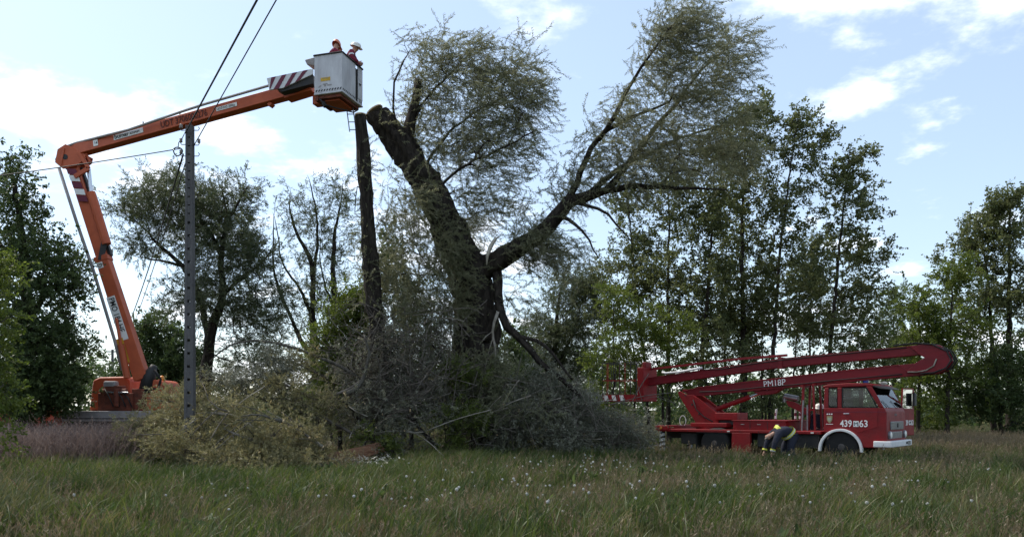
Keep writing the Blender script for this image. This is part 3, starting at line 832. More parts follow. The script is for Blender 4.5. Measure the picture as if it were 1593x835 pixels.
# ================================================================== red fire truck with folded platform booms
ft = tag(empty('fire_truck', (11.42, 23.84, 0), R(-40)), 'red fire truck carrying a folded two-part platform boom, white bumper and arches', 'fire truck')
YR, YL = -1.1, 1.0
cab = MB()
ac = arc(-1.27, .45, .57, 14, 122, 14)
side_low = [(0.0, .50), (0.0, 1.52), (-.07, 1.66), (-1.77, 1.66), (-1.77, .93 )] + [(max(p[0], -1.77), p[1]) for p in reversed(ac)][0:] + [(-.70, .50)]
cab.prism(side_low, YR, YR + .04)
cab.prism(side_low, YL - .04, YL)
for y0, y1 in ((YR + .002, YR + .05), (YL - .05, YL - .002)):
    cab.prism([(-1.77, 1.66), (-1.62, 1.66), (-1.62, 2.26), (-1.74, 2.26)], y0, y1)
    cab.prism([(-1.37, 1.66), (-1.24, 1.66), (-1.24, 2.26), (-1.37, 2.26)], y0, y1)
    cab.prism([(-.20, 1.66), (-.07, 1.66), (-.40, 2.28), (-.56, 2.28)], y0, y1)
cab.box(-1.77, -1.72, YR + .04, YL - .04, .93, 1.66)
cab.box(-1.765, -1.72, YR + .05, YR + .5, 1.66, 2.26); cab.box(-1.765, -1.72, YL - .5, YL - .05, 1.66, 2.26)
cab.prism([(0, .50), (0, 1.52), (-.07, 1.66), (-.12, 1.66), (-.06, 1.5), (-.06, .5)], YR + .04, YL - .04)
cab.box(-1.7, -.06, YR + .05, YL - .05, .93, .97)
cabo = cab.build('cab_shell', 'red_paint', ft, bevel=.03, segs=3)
MB().prism([(-1.80, 2.26), (-.36, 2.28), (-.36, 2.33), (-.55, 2.37), (-1.1, 2.39), (-1.65, 2.36), (-1.80, 2.31)], YR + .02, YL - .02).build('roof', 'red_paint', ft, bevel=.03, segs=3)
MB().prism([(-.38, 2.27), (-.17, 2.20), (-.16, 2.22), (-.38, 2.31)], YR + .05, YL - .05).build('sun_visor', 'dark_metal', ft, bevel=.008)
ws = MB(); ws.hexa([(-.085, YR + .07, 1.665), (-.085, YL - .07, 1.665), (-.40, YL - .07, 2.27), (-.40, YR + .07, 2.27), (-.10, YR + .07, 1.665), (-.10, YL - .07, 1.665), (-.415, YL - .07, 2.27), (-.415, YR + .07, 2.27)])
wso = ws.build('windscreen', 'window_glass', ft)
for yy_ in (-.55, .35):
    w = MB(); w.bar((-.055, yy_, 1.66), (-.17, yy_ - .38, 1.86), .012, .012); w.build('wiper', 'dark_metal', wso)
# quarter window and door on the near side
def pane(poly, y, parent, name='window'):
    f = MB()
    n_ = len(poly); c = np.mean(np.array(poly), 0)
    inner = [tuple(np.array(p) + (c - np.array(p)) * .09) for p in poly]
    for i in range(n_):
        j = (i + 1) % n_
        f.prism([poly[i], poly[j], inner[j], inner[i]], y - .006, y + .012)
    fo = f.build(name, 'black_rubber', parent)
    MB().prism(inner, y, y + .005).build('pane', 'window_glass', fo)
    return fo
pane([(-1.62, 1.68), (-1.37, 1.68), (-1.37, 2.24), (-1.62, 2.24)], YR + .004, ft)
pane([(-1.62, 1.68), (-1.37, 1.68), (-1.37, 2.24), (-1.62, 2.24)], YL - .012, ft)
door_poly = [(-.24, 1.64), (-.24, 1.10), (-.62, .98)] + [(-.66, .95)] + arc(-1.27, .45, .68, 46, 80, 6) + [(-1.235, 1.13), (-1.235, 1.64)]
do = MB().prism(door_poly, YR - .008, YR + .01).build('door', 'red_paint', ft, bevel=.008)
MB().box(-1.18, -1.02, YR - .035, YR - .008, 1.475, 1.50).build('handle', 'bright_rod', do, bevel=.006)
pane([(-1.235, 1.66), (-.22, 1.66), (-.53, 2.25), (-1.235, 2.25)], YR + .003, do)
MB().box(-1.74, -.02, YR - .011, YR - .004, 1.532, 1.546).build('trim_line', 'maroon_stripe', ft)
# far door, standing open
hd = empty('open_door', (-.14, YL + .02, 0), 0); hd.parent = ft
hd.rotation_euler = (0, 0, R(-7))
fd = MB().box(-.03, .03, 0, .95, .80, 1.64).build('door_panel', 'red_paint', hd, bevel=.02)
fr_ = MB(); fr_.bar((0, .03, 1.62), (0, .10, 2.26), .04, .04); fr_.bar((0, .08, 2.25), (0, .93, 2.25), .04, .04); fr_.bar((0, .93, 1.62), (0, .93, 2.27), .04, .04)
fr_.build('window_frame', 'red_paint', hd)
MB().hexa([(-.003, .05, 1.64), (-.003, .91, 1.64), (-.003, .91, 2.23), (-.003, .12, 2.23), (.003, .05, 1.64), (.003, .91, 1.64), (.003, .91, 2.23), (.003, .12, 2.23)]).build('pane', 'window_glass', hd)
text('number', '439', .23, (.034, .14, 1.12), (R(90), 0, R(90)), 'white_letter', hd, sx=.95, bold=.004)
text('number', '63', .23, (.034, .68, 1.12), (R(90), 0, R(90)), 'white_letter', hd, sx=.85, bold=.004)
MB().box(.031, .036, .53, .66, 1.13, 1.27).build('letter_plate', 'white_letter', hd)
text('letter', 'M', .13, (.038, .555, 1.155), (R(90), 0, R(90)), 'black_letter', hd)
mir = MB(); mir.box(.10, .16, .62, .88, 1.72, 2.12); mir.bar((.03, .9, 1.70), (.12, .86, 1.75), .02, .02); mir.bar((.03, .9, 2.2), (.12, .86, 2.1), .02, .02)
mir.build('mirror', 'dark_metal', ft, bevel=.012).location = (-.08, YL + .08, 0)
# lettering on the near side
yt = YR - .011
text('number', '439', .275, (-1.285, yt, 1.105), (R(90), 0, 0), 'white_letter', ft, sx=.83, bold=.004)
MB().box(-.905, -.755, yt - .002, yt + .003, 1.105, 1.275).build('letter_plate', 'white_letter', ft)
text('letter', 'M', .165, (-.897, yt - .005, 1.132), (R(90), 0, 0), 'black_letter', ft)
text('number', '63', .275, (-.745, yt, 1.105), (R(90), 0, 0), 'white_letter', ft, sx=.93, bold=.004)
em = MB().prism([(-1.67, 1.42), (-1.51, 1.42), (-1.51, 1.30), (-1.55, 1.23), (-1.59, 1.205), (-1.63, 1.23), (-1.67, 1.30)], YR - .008, YR).build('emblem', 'gold_emblem', ft)
MB().prism([(-1.645, 1.37), (-1.535, 1.37), (-1.535, 1.31), (-1.59, 1.25), (-1.645, 1.31)], YR - .011, YR - .007).build('emblem_field', 'green_emblem', em)
for k in range(3): MB().box(-1.675 + k * .063, -1.635 + k * .063, YR - .007, YR, 1.455, 1.49).build('emblem_lettering', 'white_letter', ft)
MB().box(-1.70, -1.49, YR - .007, YR, 1.165, 1.18).build('emblem_line', 'white_letter', ft)
# white wheel arch
for y0, y1 in ((YR - .07, YR + .05), (YL - .05, YL + .07)):
    outer, inn = arc(-1.27, .40, .64, -4, 184, 22), arc(-1.27, .40, .565, -4, 184, 22)
    ring = np.array([[(p[0], y, p[1]) for p in L] for L, y in ((outer, y0), (outer, y1), (inn, y1), (inn, y0))])
    fs = [[a * 23 + i, a * 23 + i + 1, ((a + 1) % 4) * 23 + i + 1, ((a + 1) % 4) * 23 + i] for a in range(4) for i in range(22)] + [[0, 23, 46, 69], [91, 68, 45, 22]]
    MB().add(ring.reshape(-1, 3), fs).build('wheel_arch', 'white_paint', ft, bevel=.01)
# front
bp = MB(); bp.box(-.02, .16, YR + .02, YL - .02, .52, .70); bp.box(-.34, .158, YR - .06, YR + .02, .52, .70); bp.box(-.34, .158, YL - .02, YL + .06, .52, .70)
bp.build('bumper', 'white_paint', ft, bevel=.025)
MB().box(.162, .168, YL - .42, YL - .12, .56, .67).build('number_plate', 'grey_metal', ft)
MB().box(.162, .168, YL - .62, YL - .46, .58, .65).build('bumper_opening', 'dark_metal', ft)
gr = MB().box(.0, .03, -.72, .62, 1.02, 1.26).build('grille', 'grey_metal', ft, bevel=.01)
for k in range(5): MB().box(.03, .04, -.68, .58, 1.04 + k * .045, 1.055 + k * .045).build('grille_slat', 'grey_metal', gr)
MB().box(.032, .05, -.09, -.01, 1.08, 1.2).build('emblem', 'black_letter', ft)
text('maker_lettering', 'STAR', .1, (.003, -.28, 1.42), (R(90), 0, R(90)), 'grey_metal', ft, sx=1.2)
MB().box(.0, .025, -.6, .5, .76, .96).build('lower_grille', 'grey_metal', ft, bevel=.01)
for y in (-.83, .73):
    h = MB().lathe([(.115, 0), (.115, .05), (.10, .065), (.01, .065)], (0, y, .87), 20, 'x').build('headlight', 'grey_metal', ft, smooth=False)
    MB().lathe([(.095, .066), (.07, .082), (.01, .09)], (0, y, .87), 16, 'x').build('lens', 'lamp_glass', h)
bc = MB().lathe([(.09, 2.385), (.09, 2.42)], (-.88, 0, 0), 16, 'z').build('beacon', 'dark_metal', ft)
MB().lathe([(.085, 2.42), (.085, 2.54), (.06, 2.57), (.01, 2.575)], (-.88, 0, 0), 16, 'z').build('lens', 'blue_lamp', bc)
MB().lathe([(.02, 2.34), (.10, 2.37), (.11, 2.41), (.05, 2.45), (.01, 2.455)], (-.45, .3, 0), 14, 'z').build('roof_horn', 'lamp_glass', ft, smooth=True)
# inside the cab
it = MB(); it.box(-1.6, -1.1, YR + .15, YL - .15, .97, 1.35); it.box(-1.62, -1.5, YR + .15, YR + .75, 1.3, 2.0); it.box(-1.62, -1.5, YL - .75, YL - .15, 1.3, 2.0); it.box(-.45, -.12, YR + .08, YL - .08, 1.2, 1.64)
it.build('cab_interior', 'interior_dark', ft, bevel=.03)
MB().tube([(-.62 + .08 * math.sin(a), .45 + .22 * math.cos(a), 1.66 + .2 * math.sin(a)) for a in np.linspace(0, 6.2832, 20)], .016, 6, False).build('steering_wheel', 'dark_metal', ft)
# chassis and deck
ch = MB(); ch.box(-7.4, -.2, -.48, -.36, .62, .84); ch.box(-7.4, -.2, .36, .48, .62, .84)
for x in (-7.3, -6.2, -4.4, -3.2, -2.0): ch.box(x, x + .12, -.36, .36, .64, .82)
ch.cyl((-1.27, -.95, .5), (-1.27, .85, .5), .07); ch.cyl((-5.33, -.95, .5), (-5.33, .95, .5), .09); ch.box(-5.55, -5.1, -.25, .25, .3, .7)
ch.build('chassis', 'dark_metal', ft)
dk = MB(); dk.box(-7.42, -1.86, YR, 1.1, .86, .95); dk.box(-7.5, -7.0, YR - .02, 1.12, .90, 1.06)
dk.build('deck', 'red_paint', ft, bevel=.012)
for x0, x1, z0 in ((-3.9, -1.95, .42), (-6.6, -6.05, .45)): MB().box(x0, x1, -.95, -.5, z0, .858).build('underframe_box', 'dark_metal', ft, bevel=.02)
for y, o in ((-.92, -1), (.86, 1)):
    wheel(ft, -1.27, y, o)
    wheel(ft, -5.33, y, o)
for y in (-.60, .56): wheel(ft, -5.33, y, -1)
MB().box(-5.95, -4.75, YR + .02, YR + .5, .835, .858).build('mudguard', 'dark_metal', ft)
for x, y in ((-7.28, YR - .021), (-2.72, YR - .002)):
    MB().lathe([(.045, -.012), (.045, 0)], (x, y, .985 if x < -7 else .905), 14).build('side_reflector', 'orange_reflector', ft)
for x in (-4.85, -2.15): MB().box(x, x + .09, YR - .02, YR - .001, .885, .925).build('side_lamp', 'lamp_glass', ft)
for x0, x1 in ((-4.70, -4.07),):
    for s in (-1, 1):
        y0 = YR - .005 if s < 0 else .98
        o_ = MB().box(x0, x1, y0, y0 + .12, .24, .858).build('outrigger', 'red_paint', ft, bevel=.012)
        MB().box(x0 + .15, x1 - .15, y0 - .05, y0 + .2, .03, .09).build('foot', 'dark_metal', o_)
        MB().box(x0 + .24, x1 - .24, y0 + .02, y0 + .1, .09, .24).build('jack', 'grey_metal', o_)
for s in (-1, 1):
    y = -1.0 if s < 0 else 1.0
    o_ = MB().box(-7.36, -7.22, y - .07, y + .07, .2, .90).build('rear_outrigger', 'white_paint', ft)
    for k in range(4):
        z = .26 + k * .16
        MB().hexa([(-7.365, y - .075, z), (-7.215, y - .075, z + .06), (-7.215, y + .075, z + .06), (-7.365, y + .075, z), (-7.365, y - .075, z + .07), (-7.215, y - .075, z + .13), (-7.215, y + .075, z + .13), (-7.365, y + .075, z + .07)]).build('stripe', 'dark_metal', o_)
    MB().lathe([(.16, .02), (.16, .07), (.06, .12), (.06, .2)], (-7.29, y, 0), 16, 'z').build('foot', 'red_paint', o_)
# turret
MB().lathe([(.62, .95), (.62, 1.02), (.55, 1.02), (.55, 1.10)], (-5.85, 0, 0), 28, 'z').build('slewing_ring', 'red_paint', ft)
MB().box(-6.42, -5.1, -.62, .62, 1.02, 1.16).build('turntable', 'red_paint', ft, bevel=.015)
tu = MB()
for y0 in (-.36, .28):
    tu.prism([(-6.35, 1.15), (-5.52, 1.15), (-5.52, 1.45), (-6.25, 1.98), (-6.45, 2.10), (-6.72, 2.12), (-6.98, 2.25), (-7.05, 2.2), (-6.95, 2.02)], y0, y0 + .08)
tu.prism([(-6.3, 1.15), (-5.56, 1.15), (-5.56, 1.40), (-6.2, 1.85), (-6.78, 2.0)], -.28, .28)
tu.build('turret', 'red_paint', ft, bevel=.01)
MB().box(-5.62, -4.82, -.42, .42, 1.26, 1.50).build('turret_motor_box', 'red_paint', ft, bevel=.02)
MB().box(-5.56, -5.0, -.30, .30, 1.10, 1.26).build('swivel', 'dark_metal', ft)
MB().box(-4.72, -2.98, -.95, .95, .95, 1.24).build('tool_locker', 'red_paint', ft, bevel=.015)
MB().box(-4.76, -2.94, -.98, .98, 1.24, 1.265).build('locker_lid', 'red_paint', ft, bevel=.006)
for x in (-4.15, -3.57): MB().box(x, x + .012, -.957, -.94, .97, 1.23).build('locker_seam', 'dark_metal', ft)
for x in (-4.45, -3.9, -3.3): MB().box(x, x + .12, -.975, -.945, 1.12, 1.14).build('locker_handle', 'grey_metal', ft, bevel=.005)
for k in range(9): MB().lathe([(.016, -.008), (.016, 0)], (-6.9 + k * .62, YR - .001, .905), 8).build('bolt', 'dark_metal', ft)
MB().tube([(-6.3, -.19, 2.22), (-5.2, -.2, 2.24), (-4.2, -.2, 2.33), (-3.0, -.2, 2.40), (-1.6, -.2, 2.52), (0.2, -.2, 2.64)], .016, 6).build('hose', 'black_rubber', ft, smooth=True)
MB().tube([(-6.2, -.17, 2.98), (-5.5, -.18, 2.98), (-4.4, -.18, 3.12), (-3.3, -.18, 3.21), (-1.8, -.18, 3.30), (0.3, -.18, 3.42)], .014, 6).build('hose', 'black_rubber', ft, smooth=True)
MB().tube([(-6.45, -.37, 1.95), (-6.3, -.42, 1.6), (-6.0, -.42, 1.35), (-5.7, -.40, 1.2)], .02, 6).build('hose', 'black_rubber', ft, smooth=True)
MB().box(-6.02, -5.99, -1.0, -.5, .25, .80).build('mud_flap', 'black_rubber', ft)
for k in range(3): MB().lathe([(.03, -.012), (.03, 0)], (-6.75 + .26 * k, -.361, 2.10 - .32 * k), 10).build('turret_bolt', 'dark_metal', ft)
cy = MB().cyl((-5.75, 0, 1.62), (-4.55, 0, 2.03), .085, 14).build('lift_cylinder', 'red_paint', ft, smooth=False)
MB().cyl((-4.58, 0, 2.02), (-3.95, 0, 2.24), .045, 12).build('piston_rod', 'bright_rod', cy)
# lower boom
lb = MB()
lb.prism([(-6.98, 2.24), (-6.55, 2.06), (-1.77, 2.46), (1.12, 2.65), (1.2, 2.95), (.80, 2.97), (-1.77, 2.78), (-6.35, 2.36), (-6.6, 2.3), (-6.95, 2.32)], -.17, .17)
lb.build('lower_boom', 'red_boom', ft, bevel=.015)
for y in (-.182, .182):
    fl = MB(); fl.bar((-6.4, y, 2.365), (-1.77, y, 2.775), .03, .03); fl.bar((-1.77, y, 2.775), (.10, y, 2.915), .03, .03); fl.bar((.1, y, 2.915), (.36, y, 2.70), .03, .03); fl.bar((-6.95, y, 2.245), (-6.6, y, 2.32), .03, .03); fl.bar((-6.6, y, 2.30), (-6.4, y, 2.365), .03, .03); fl.bar((-6.3, y, 2.09), (1.05, y, 2.645), .025, .025)
    fl.build('boom_flange', 'red_boom', ft)
slope = math.atan2(.42, 4.83)
text('boom_lettering', 'PM18P', .29, (-4.02, -.176, 2.335), (R(90), -slope, 0), 'white_letter', ft, sx=.92)
bk = MB(); bk.prism([(-4.4, 2.2), (-3.4, 2.29), (-3.7, 2.12), (-4.2, 2.08)], -.12, .12); bk.build('boom_bracket', 'red_boom', ft, bevel=.01)
# upper boom
ub = MB()
ub.prism([(-8.42, 2.46), (-3.4, 2.97), (.69, 3.19), (1.1, 3.14), (1.2, 3.44), (.78, 3.475), (-3.4, 3.25), (-8.42, 2.74)], -.15, .15)
ub.build('upper_boom', 'red_boom', ft, bevel=.015)
for y in (-.160, .160):
    fl = MB(); fl.bar((-8.4, y, 2.735), (-3.4, y, 3.245), .025, .03); fl.bar((-3.4, y, 3.245), (.75, y, 3.465), .025, .03)
    fl.build('boom_flange', 'red_boom', ft)
MB().box(-3.55, -3.40, -.175, .175, 2.93, 3.29).build('boom_collar', 'red_boom', ft)
lr = MB(); lr.bar((-8.5, 0, 3.06), (-4.9, 0, 3.31), .07, .075); lr.bar((-4.9, 0, 3.31), (-3.3, 0, 3.36), .07, .075)
lr.build('levelling_rod', 'red_boom', ft)
MB().tube([(-7.75, -.19, 2.94), (-7.6, -.2, 2.90), (-7.0, -.2, 2.93), (-6.4, -.2, 3.02), (-6.2, -.2, 3.04)], .04, 10).build('white_conduit', 'white_paint', ft, smooth=True)
kn = MB()
for y0 in (-.24, .19):
    kn.prism([(.30, 2.68), (1.12, 2.62), (1.34, 2.72), (1.46, 2.92), (1.42, 3.18), (1.22, 3.42), (.85, 3.50), (.42, 3.44), (.62, 3.22), (.80, 3.10), (.55, 2.95)], y0, y0 + .05)
kn.build('knuckle', 'red_boom', ft, bevel=.015)
MB().lathe([(.20, -.2), (.20, .2)], (1.15, 0, 3.03), 20).build('knuckle_axle', 'dark_metal', ft)
for k, y in enumerate((-.27, -.02, .1)):
    d = .04 * k
    MB().tube([(-.1, y, 3.5), (.5, y, 3.54), (1.0 + d, y, 3.47), (1.38 + d, y, 3.26), (1.50 + d, y, 3.0), (1.36 + d, y, 2.78), (1.05, y, 2.66), (.7, y, 2.64)][(0 if k else 1):], .022, 8).build('hose', 'black_rubber', ft, smooth=True)
MB().tube([(.36, -.26, 2.70), (.6, -.265, 2.69), (.85, -.265, 2.73), (1.05, -.265, 2.86), (1.12, -.265, 3.05)], .02, 8).build('pipe', 'twig_pale', ft, smooth=True)
for cx_ in (-7.7, -7.35):
    MB().tube([(cx_ + .28 * math.sin(a), -.05, 2.25 + .33 * math.cos(a)) for a in np.linspace(-2.6, 2.6, 16)], .018, 6).build('hose', 'black_rubber', ft, smooth=True)
MB().tube([(-6.72 + .12 * math.sin(a), -.6, 1.22 + .18 * math.cos(a)) for a in np.linspace(-2.6, 2.6, 14)], .012, 6).build('deck_handle', 'white_paint', ft)
# work cage at the boom end
x0, x1, y0, y1, z0 = -10.0, -8.55, -.62, .55, 1.90
cg = MB(); cg.box(x0, x1, y0, y1, z0, z0 + .06)
fl = cg.build('cage_floor', 'red_paint', ft)
for a, b in (((x0, y0), (x1, y0)), ((x0, y1), (x1, y1)), ((x0, y0), (x0, y1))):
    MB().bar((a[0], a[1], z0 + .13), (b[0], b[1], z0 + .13), .02, .24).build('toe_board', 'red_paint', ft)
    for z in (z0 + .78, z0 + 1.42):
        MB().bar((a[0], a[1], z), (b[0], b[1], z), .026, .026).build('cage_rail', 'red_paint' if z < z0 + 1 else 'dark_metal', ft)
    n_ = 6 if a[0] != b[0] else 4
    for i in range(n_ + 1):
        t_ = i / n_; xx_, yy_ = a[0] + (b[0] - a[0]) * t_, a[1] + (b[1] - a[1]) * t_
        MB().bar((xx_, yy_, z0 + .02), (xx_, yy_, z0 + 1.43), .02, .02).build('cage_post', 'red_paint' if i % 3 == 1 else 'dark_metal', ft)
MB().box(x1 - .04, x1 + .22, -.5, .45, z0, z0 + 1.22).build('cage_bracket', 'red_paint', ft, bevel=.015)
MB().box(x1 + .05, x1 + .2, -.3, .1, z0 + 1.22, z0 + 1.42).build('cage_control', 'red_boom', ft, bevel=.02)
for k in range(3):
    MB().hexa([(x0 + .12 + k * .34, y0 - .022, z0 + .03), (x0 + .28 + k * .34, y0 - .022, z0 + .03), (x0 + .22 + k * .34, y0 - .022, z0 + .23), (x0 + .06 + k * .34, y0 - .022, z0 + .23),
               (x0 + .12 + k * .34, y0 - .012, z0 + .03), (x0 + .28 + k * .34, y0 - .012, z0 + .03), (x0 + .22 + k * .34, y0 - .012, z0 + .23), (x0 + .06 + k * .34, y0 - .012, z0 + .23)]).build('stripe', 'white_paint', ft)
# rest for the booms behind the cab and the small things on the deck
rs = MB()
for y in (-.3, .3):
    rs.bar((-2.72, y, .95), (-2.66, y, 2.36), .07, .07); rs.bar((-2.30, y, .95), (-2.36, y, 2.40), .06, .06)
rs.bar((-2.7, -.35, 2.34), (-2.7, .35, 2.34), .08, .08); rs.bar((-2.34, -.35, 2.38), (-2.34, .35, 2.38), .07, .07); rs.bar((-2.7, -.3, 1.6), (-2.3, -.3, 1.6), .05, .05)
rs.build('boom_rest', 'red_paint', ft)
ar = MB(); ar.prism([(-3.5, 1.92), (-3.38, 1.72), (-2.75, 1.40), (-2.75, 1.62), (-3.2, 1.86)], .3, .42); ar.build('winch_arm', 'red_paint', ft, bevel=.01)
lt = MB(); lt.cyl((-3.5, .3, 2.05), (-3.05, .3, 1.96), .09, 14); lt.cyl((-3.5, .3, 2.05), (-3.5, .3, 1.85), .06, 12); lt.build('winch_drum', 'grey_metal', ft)
for (x, y, h_) in ((-4.0, .8, .42), (-3.35, .85, .55), (-3.2, .85, .5)):
    p0 = MB().tube([(x, y, .95), (x, y, .95 + h_), (x + .02, y, 1.2 + h_)], .035, 10).build('marker_post', 'white_paint', ft)
    for k in range(3):
        MB().cyl((x, y, 1.0 + k * .2), (x, y, 1.1 + k * .2), .037, 10).build('band', 'maroon_stripe', p0)
pp = MB(); pp.cyl((-2.6, -.62, .95), (-2.55, -.62, 1.9), .03); pp.cyl((-2.45, -.55, .95), (-2.45, -.55, 1.75), .03); pp.build('hydraulic_pipe', 'grey_metal', ft)

# ================================================================== orange boom lift
DL = 27.0
A = P(225, 585, DL); Bk = P(106, 243, DL); Cn = P(487, 132, 24.6)
lf = tag(empty('boom_lift', (A[0], DL, 0), 0), 'orange knuckle boom lift truck raising a work basket to the sawn willow', 'boom lift truck')
def LW(p): return np.array(p, float) - np.array([A[0], DL, 0])
def lp(px, py, D=DL): return LW(P(px, py, D))
def boomseg(mb, a, b, w, h0, h1):
    a, b = np.array(a, float), np.array(b, float)
    t = unit(b - a); u = unit(np.cross(t, (0, 0, 1)) if abs(t[2]) < .99 else np.cross(t, (0, 1, 0)))
    if u[1] > 0: u = -u
    v = np.cross(u, t)
    u = u * w / 2
    mb.hexa([a + u - v * h0 / 2, a - u - v * h0 / 2, a - u + v * h0 / 2, a + u + v * h0 / 2, b + u - v * h1 / 2, b - u - v * h1 / 2, b - u + v * h1 / 2, b + u + v * h1 / 2])
    return t, u, v
# truck underneath
cht = MB(); cht.box(-6.2, 1.1, -.1, .1, .62, .85); cht.box(-6.2, 1.1, .7, .9, .62, .85)
for x in (-5.9, -4, -2, 0, 1.0): cht.box(x, x + .12, .1, .7, .64, .83)
cht.build('chassis', 'dark_metal', lf)
MB().box(-2.35, .72, -.75, 1.5, 1.22, 1.56).build('deck', 'grey_deck', lf, bevel=.02)
MB().box(-2.38, .74, -.765, -.75, 1.30, 1.33).build('deck_seam', 'dark_metal', lf)
MB().box(-2.3, .7, -.7, 1.45, .85, 1.22).build('underframe', 'dark_metal', lf, bevel=.02)
for x in (-4.6, -1.6, -.4):
    for y, o_ in ((-.55, -1), (1.3, 1)): wheel(lf, x, y, o_)
MB().box(.30, .74, -.78, -.45, .90, 1.24).build('outrigger', 'orange_paint', lf, bevel=.02)
MB().box(-2.62, -2.37, -.78, 1.5, 1.15, 1.55).build('front_panel', 'orange_paint', lf, bevel=.02)
lc = MB(); lc.prism([(-5.6, .7), (-3.6, .7), (-3.6, 2.55), (-3.75, 2.65), (-5.2, 2.65), (-5.55, 1.75), (-5.62, 1.6)], -.72, 1.5); lco = lc.build('cab', 'orange_paint', lf, bevel=.05)
MB().prism([(-5.05, 1.75), (-4.2, 1.75), (-4.2, 2.45), (-4.85, 2.45)], -.725, -.715).build('window', 'window_glass', lco)
# turret
MB().prism([(-1.9, 1.56), (-.55, 1.56), (-.55, 2.62), (-.68, 2.72), (-1.55, 2.70), (-1.78, 2.60)], .05, 1.3).build('engine_cover', 'orange_paint', lf, bevel=.08, segs=3)
MB().prism([(-.15, 1.56), (.68, 1.56), (.68, 2.45), (.58, 2.58), (.32, 2.62), (-.05, 2.3)], -.1, 1.3).build('counterweight', 'orange_paint', lf, bevel=.07, segs=3)
MB().lathe([(.08, 2.55), (.1, 2.62), (.08, 2.72), (.02, 2.76)], (.45, .3, 0), 14, 'z').build('beacon', 'orange_reflector', lf, smooth=True)
mc = MB()
mc.box(-1.35, -.2, -.45, .1, 1.56, 2.15); mc.box(-1.1, -.6, -.5, .0, 2.1, 2.4); mc.cyl((-1.25, -.4, 2.2), (-.4, -.4, 2.2), .1); mc.cyl((-.7, -.5, 1.7), (-.7, -.5, 2.3), .09); mc.box(-.3, .1, -.3, .3, 1.56, 2.3)
mc.build('slewing_machinery', 'rusty_machinery', lf, bevel=.03)
MB().cyl((-1.0, -.52, 2.18), (-.3, -.52, 2.16), .03).build('machinery_rod', 'bright_rod', lf)
for k in range(4):
    MB().tube([(-1.1 + .2 * k, -.48, 2.3 - .05 * k), (-.9 + .2 * k, -.56, 2.0), (-.8 + .2 * k, -.5, 1.7)], .022, 6).build('hose', 'dark_metal', lf, smooth=True)
MB().box(-1.15, -.75, -.5, -.2, 2.32, 2.55).build('motor_cover', 'grey_deck', lf, bevel=.06, segs=3)
fb = MB(); fb.tube([lp(228, 610), lp(232, 585), lp(240, 568)], [.26, .22, .1], 10); fb.build('boom_foot', 'dark_metal', lf, smooth=True)
MB().tube([lp(240, 575, 26.7), lp(250, 590, 26.7), lp(246, 605, 26.7), lp(232, 604, 26.7)], .045, 8).build('hose', 'black_rubber', lf, smooth=True)
# lower boom: fat foot section and slimmer inner section
a0, a1 = lp(222, 590), lp(160, 400)
s1 = MB(); t1, u1, v1 = boomseg(s1, a0, a1, .36, .46, .41); s1.build('lower_boom', 'orange_paint', lf, bevel=.02)
a2 = lp(112, 250)
s2 = MB(); boomseg(s2, a1 - t1 * .3, a2, .30, .35, .34); s2.build('lower_boom_inner', 'orange_paint', lf, bevel=.02)
s3 = MB(); boomseg(s3, a1 - t1 * .16, a1 + t1 * .02, .40, .46, .46); s3.build('boom_collar', 'orange_paint', lf, bevel=.015)
# dark channel beside the inner section
s4 = MB(); s4.bar(lp(172, 398, 27.1), lp(126, 262, 27.1), .16, .12); s4.build('hose_channel', 'dark_metal', lf)
s5 = MB(); s5.bar(lp(157, 405, 26.85), lp(163, 372, 26.9), .12, .18); s5.build('boom_bracket', 'dark_metal', lf)
lcy = MB().tube([lp(166, 380, 26.9), lp(143, 305, 26.9), lp(141, 300, 26.9)], .15, 12).build('fold_cylinder', 'orange_paint', lf)
MB().cyl(lp(142, 304, 26.9), lp(138, 262, 26.9), .06, 12).build('piston_rod', 'bright_rod', lcy)
lc2 = MB().cyl(lp(198, 588, 26.7), lp(188, 536, 26.7), .11, 12).build('lift_cylinder', 'orange_paint', lf)
MB().cyl(lp(188, 537, 26.7), lp(181, 495, 26.75), .05, 12).build('piston_rod', 'orange_paint', lc2)
rod = MB(); rod.tube([lp(92, 262, 26.7), lp(119, 345, 26.7), lp(145, 420, 26.7), lp(161, 472, 26.7), lp(178, 528, 26.7), lp(190, 575, 26.7)], .055, 8); rod.build('levelling_rod', 'grey_deck', lf, smooth=True)
# lettering on the lower boom (runs down the boom)
front = u1 / np.linalg.norm(u1)
def on_boom(pxpy, off, D=DL):
    return lp(*pxpy, D) + front * off
down = -t1
upv = np.cross(front, down)
MT = Matrix([[down[0], upv[0], front[0]], [down[1], upv[1], front[1]], [down[2], upv[2], front[2]]])
pc = lp(177, 462) + front * .185
pl_ = MB(); L_ = 1.52
q = [pc + upv * .12 - front * .006, pc + upv * .12 + down * L_ - front * .006, pc - upv * .17 + down * L_ - front * .006, pc - upv * .17 - front * .006]
pl_.hexa(q + [x + front * .008 for x in q]); pl_.build('name_plate', 'white_letter', lf)
text('boom_lettering', 'PMO 184 HE', .27, pc + down * .05 - upv * .10 + front * .006, MT, 'black_letter', lf, sx=.82, bold=.003)
yl = MB(); pc2 = lp(196, 525) + front * .185 - upv * .05
q = [pc2 + upv * .02, pc2 + upv * .0 + down * .85, pc2 - upv * .26 + down * .85, pc2 - upv * .24]
yl.hexa([x - front * .004 for x in q] + [x + front * .003 for x in q]); yl.build('yellow_patch', 'yellow_paint', lf)
nb = MB(); pc3 = lp(160, 414) + front * .185
q = [pc3 + upv * .1 - down * .1, pc3 + upv * .1 + down * .1, pc3 - upv * .1 + down * .1, pc3 - upv * .1 - down * .1]
nb.hexa(q + [x + front * .006 for x in q]); nbo = nb.build('marker_plate', 'white_letter', lf)
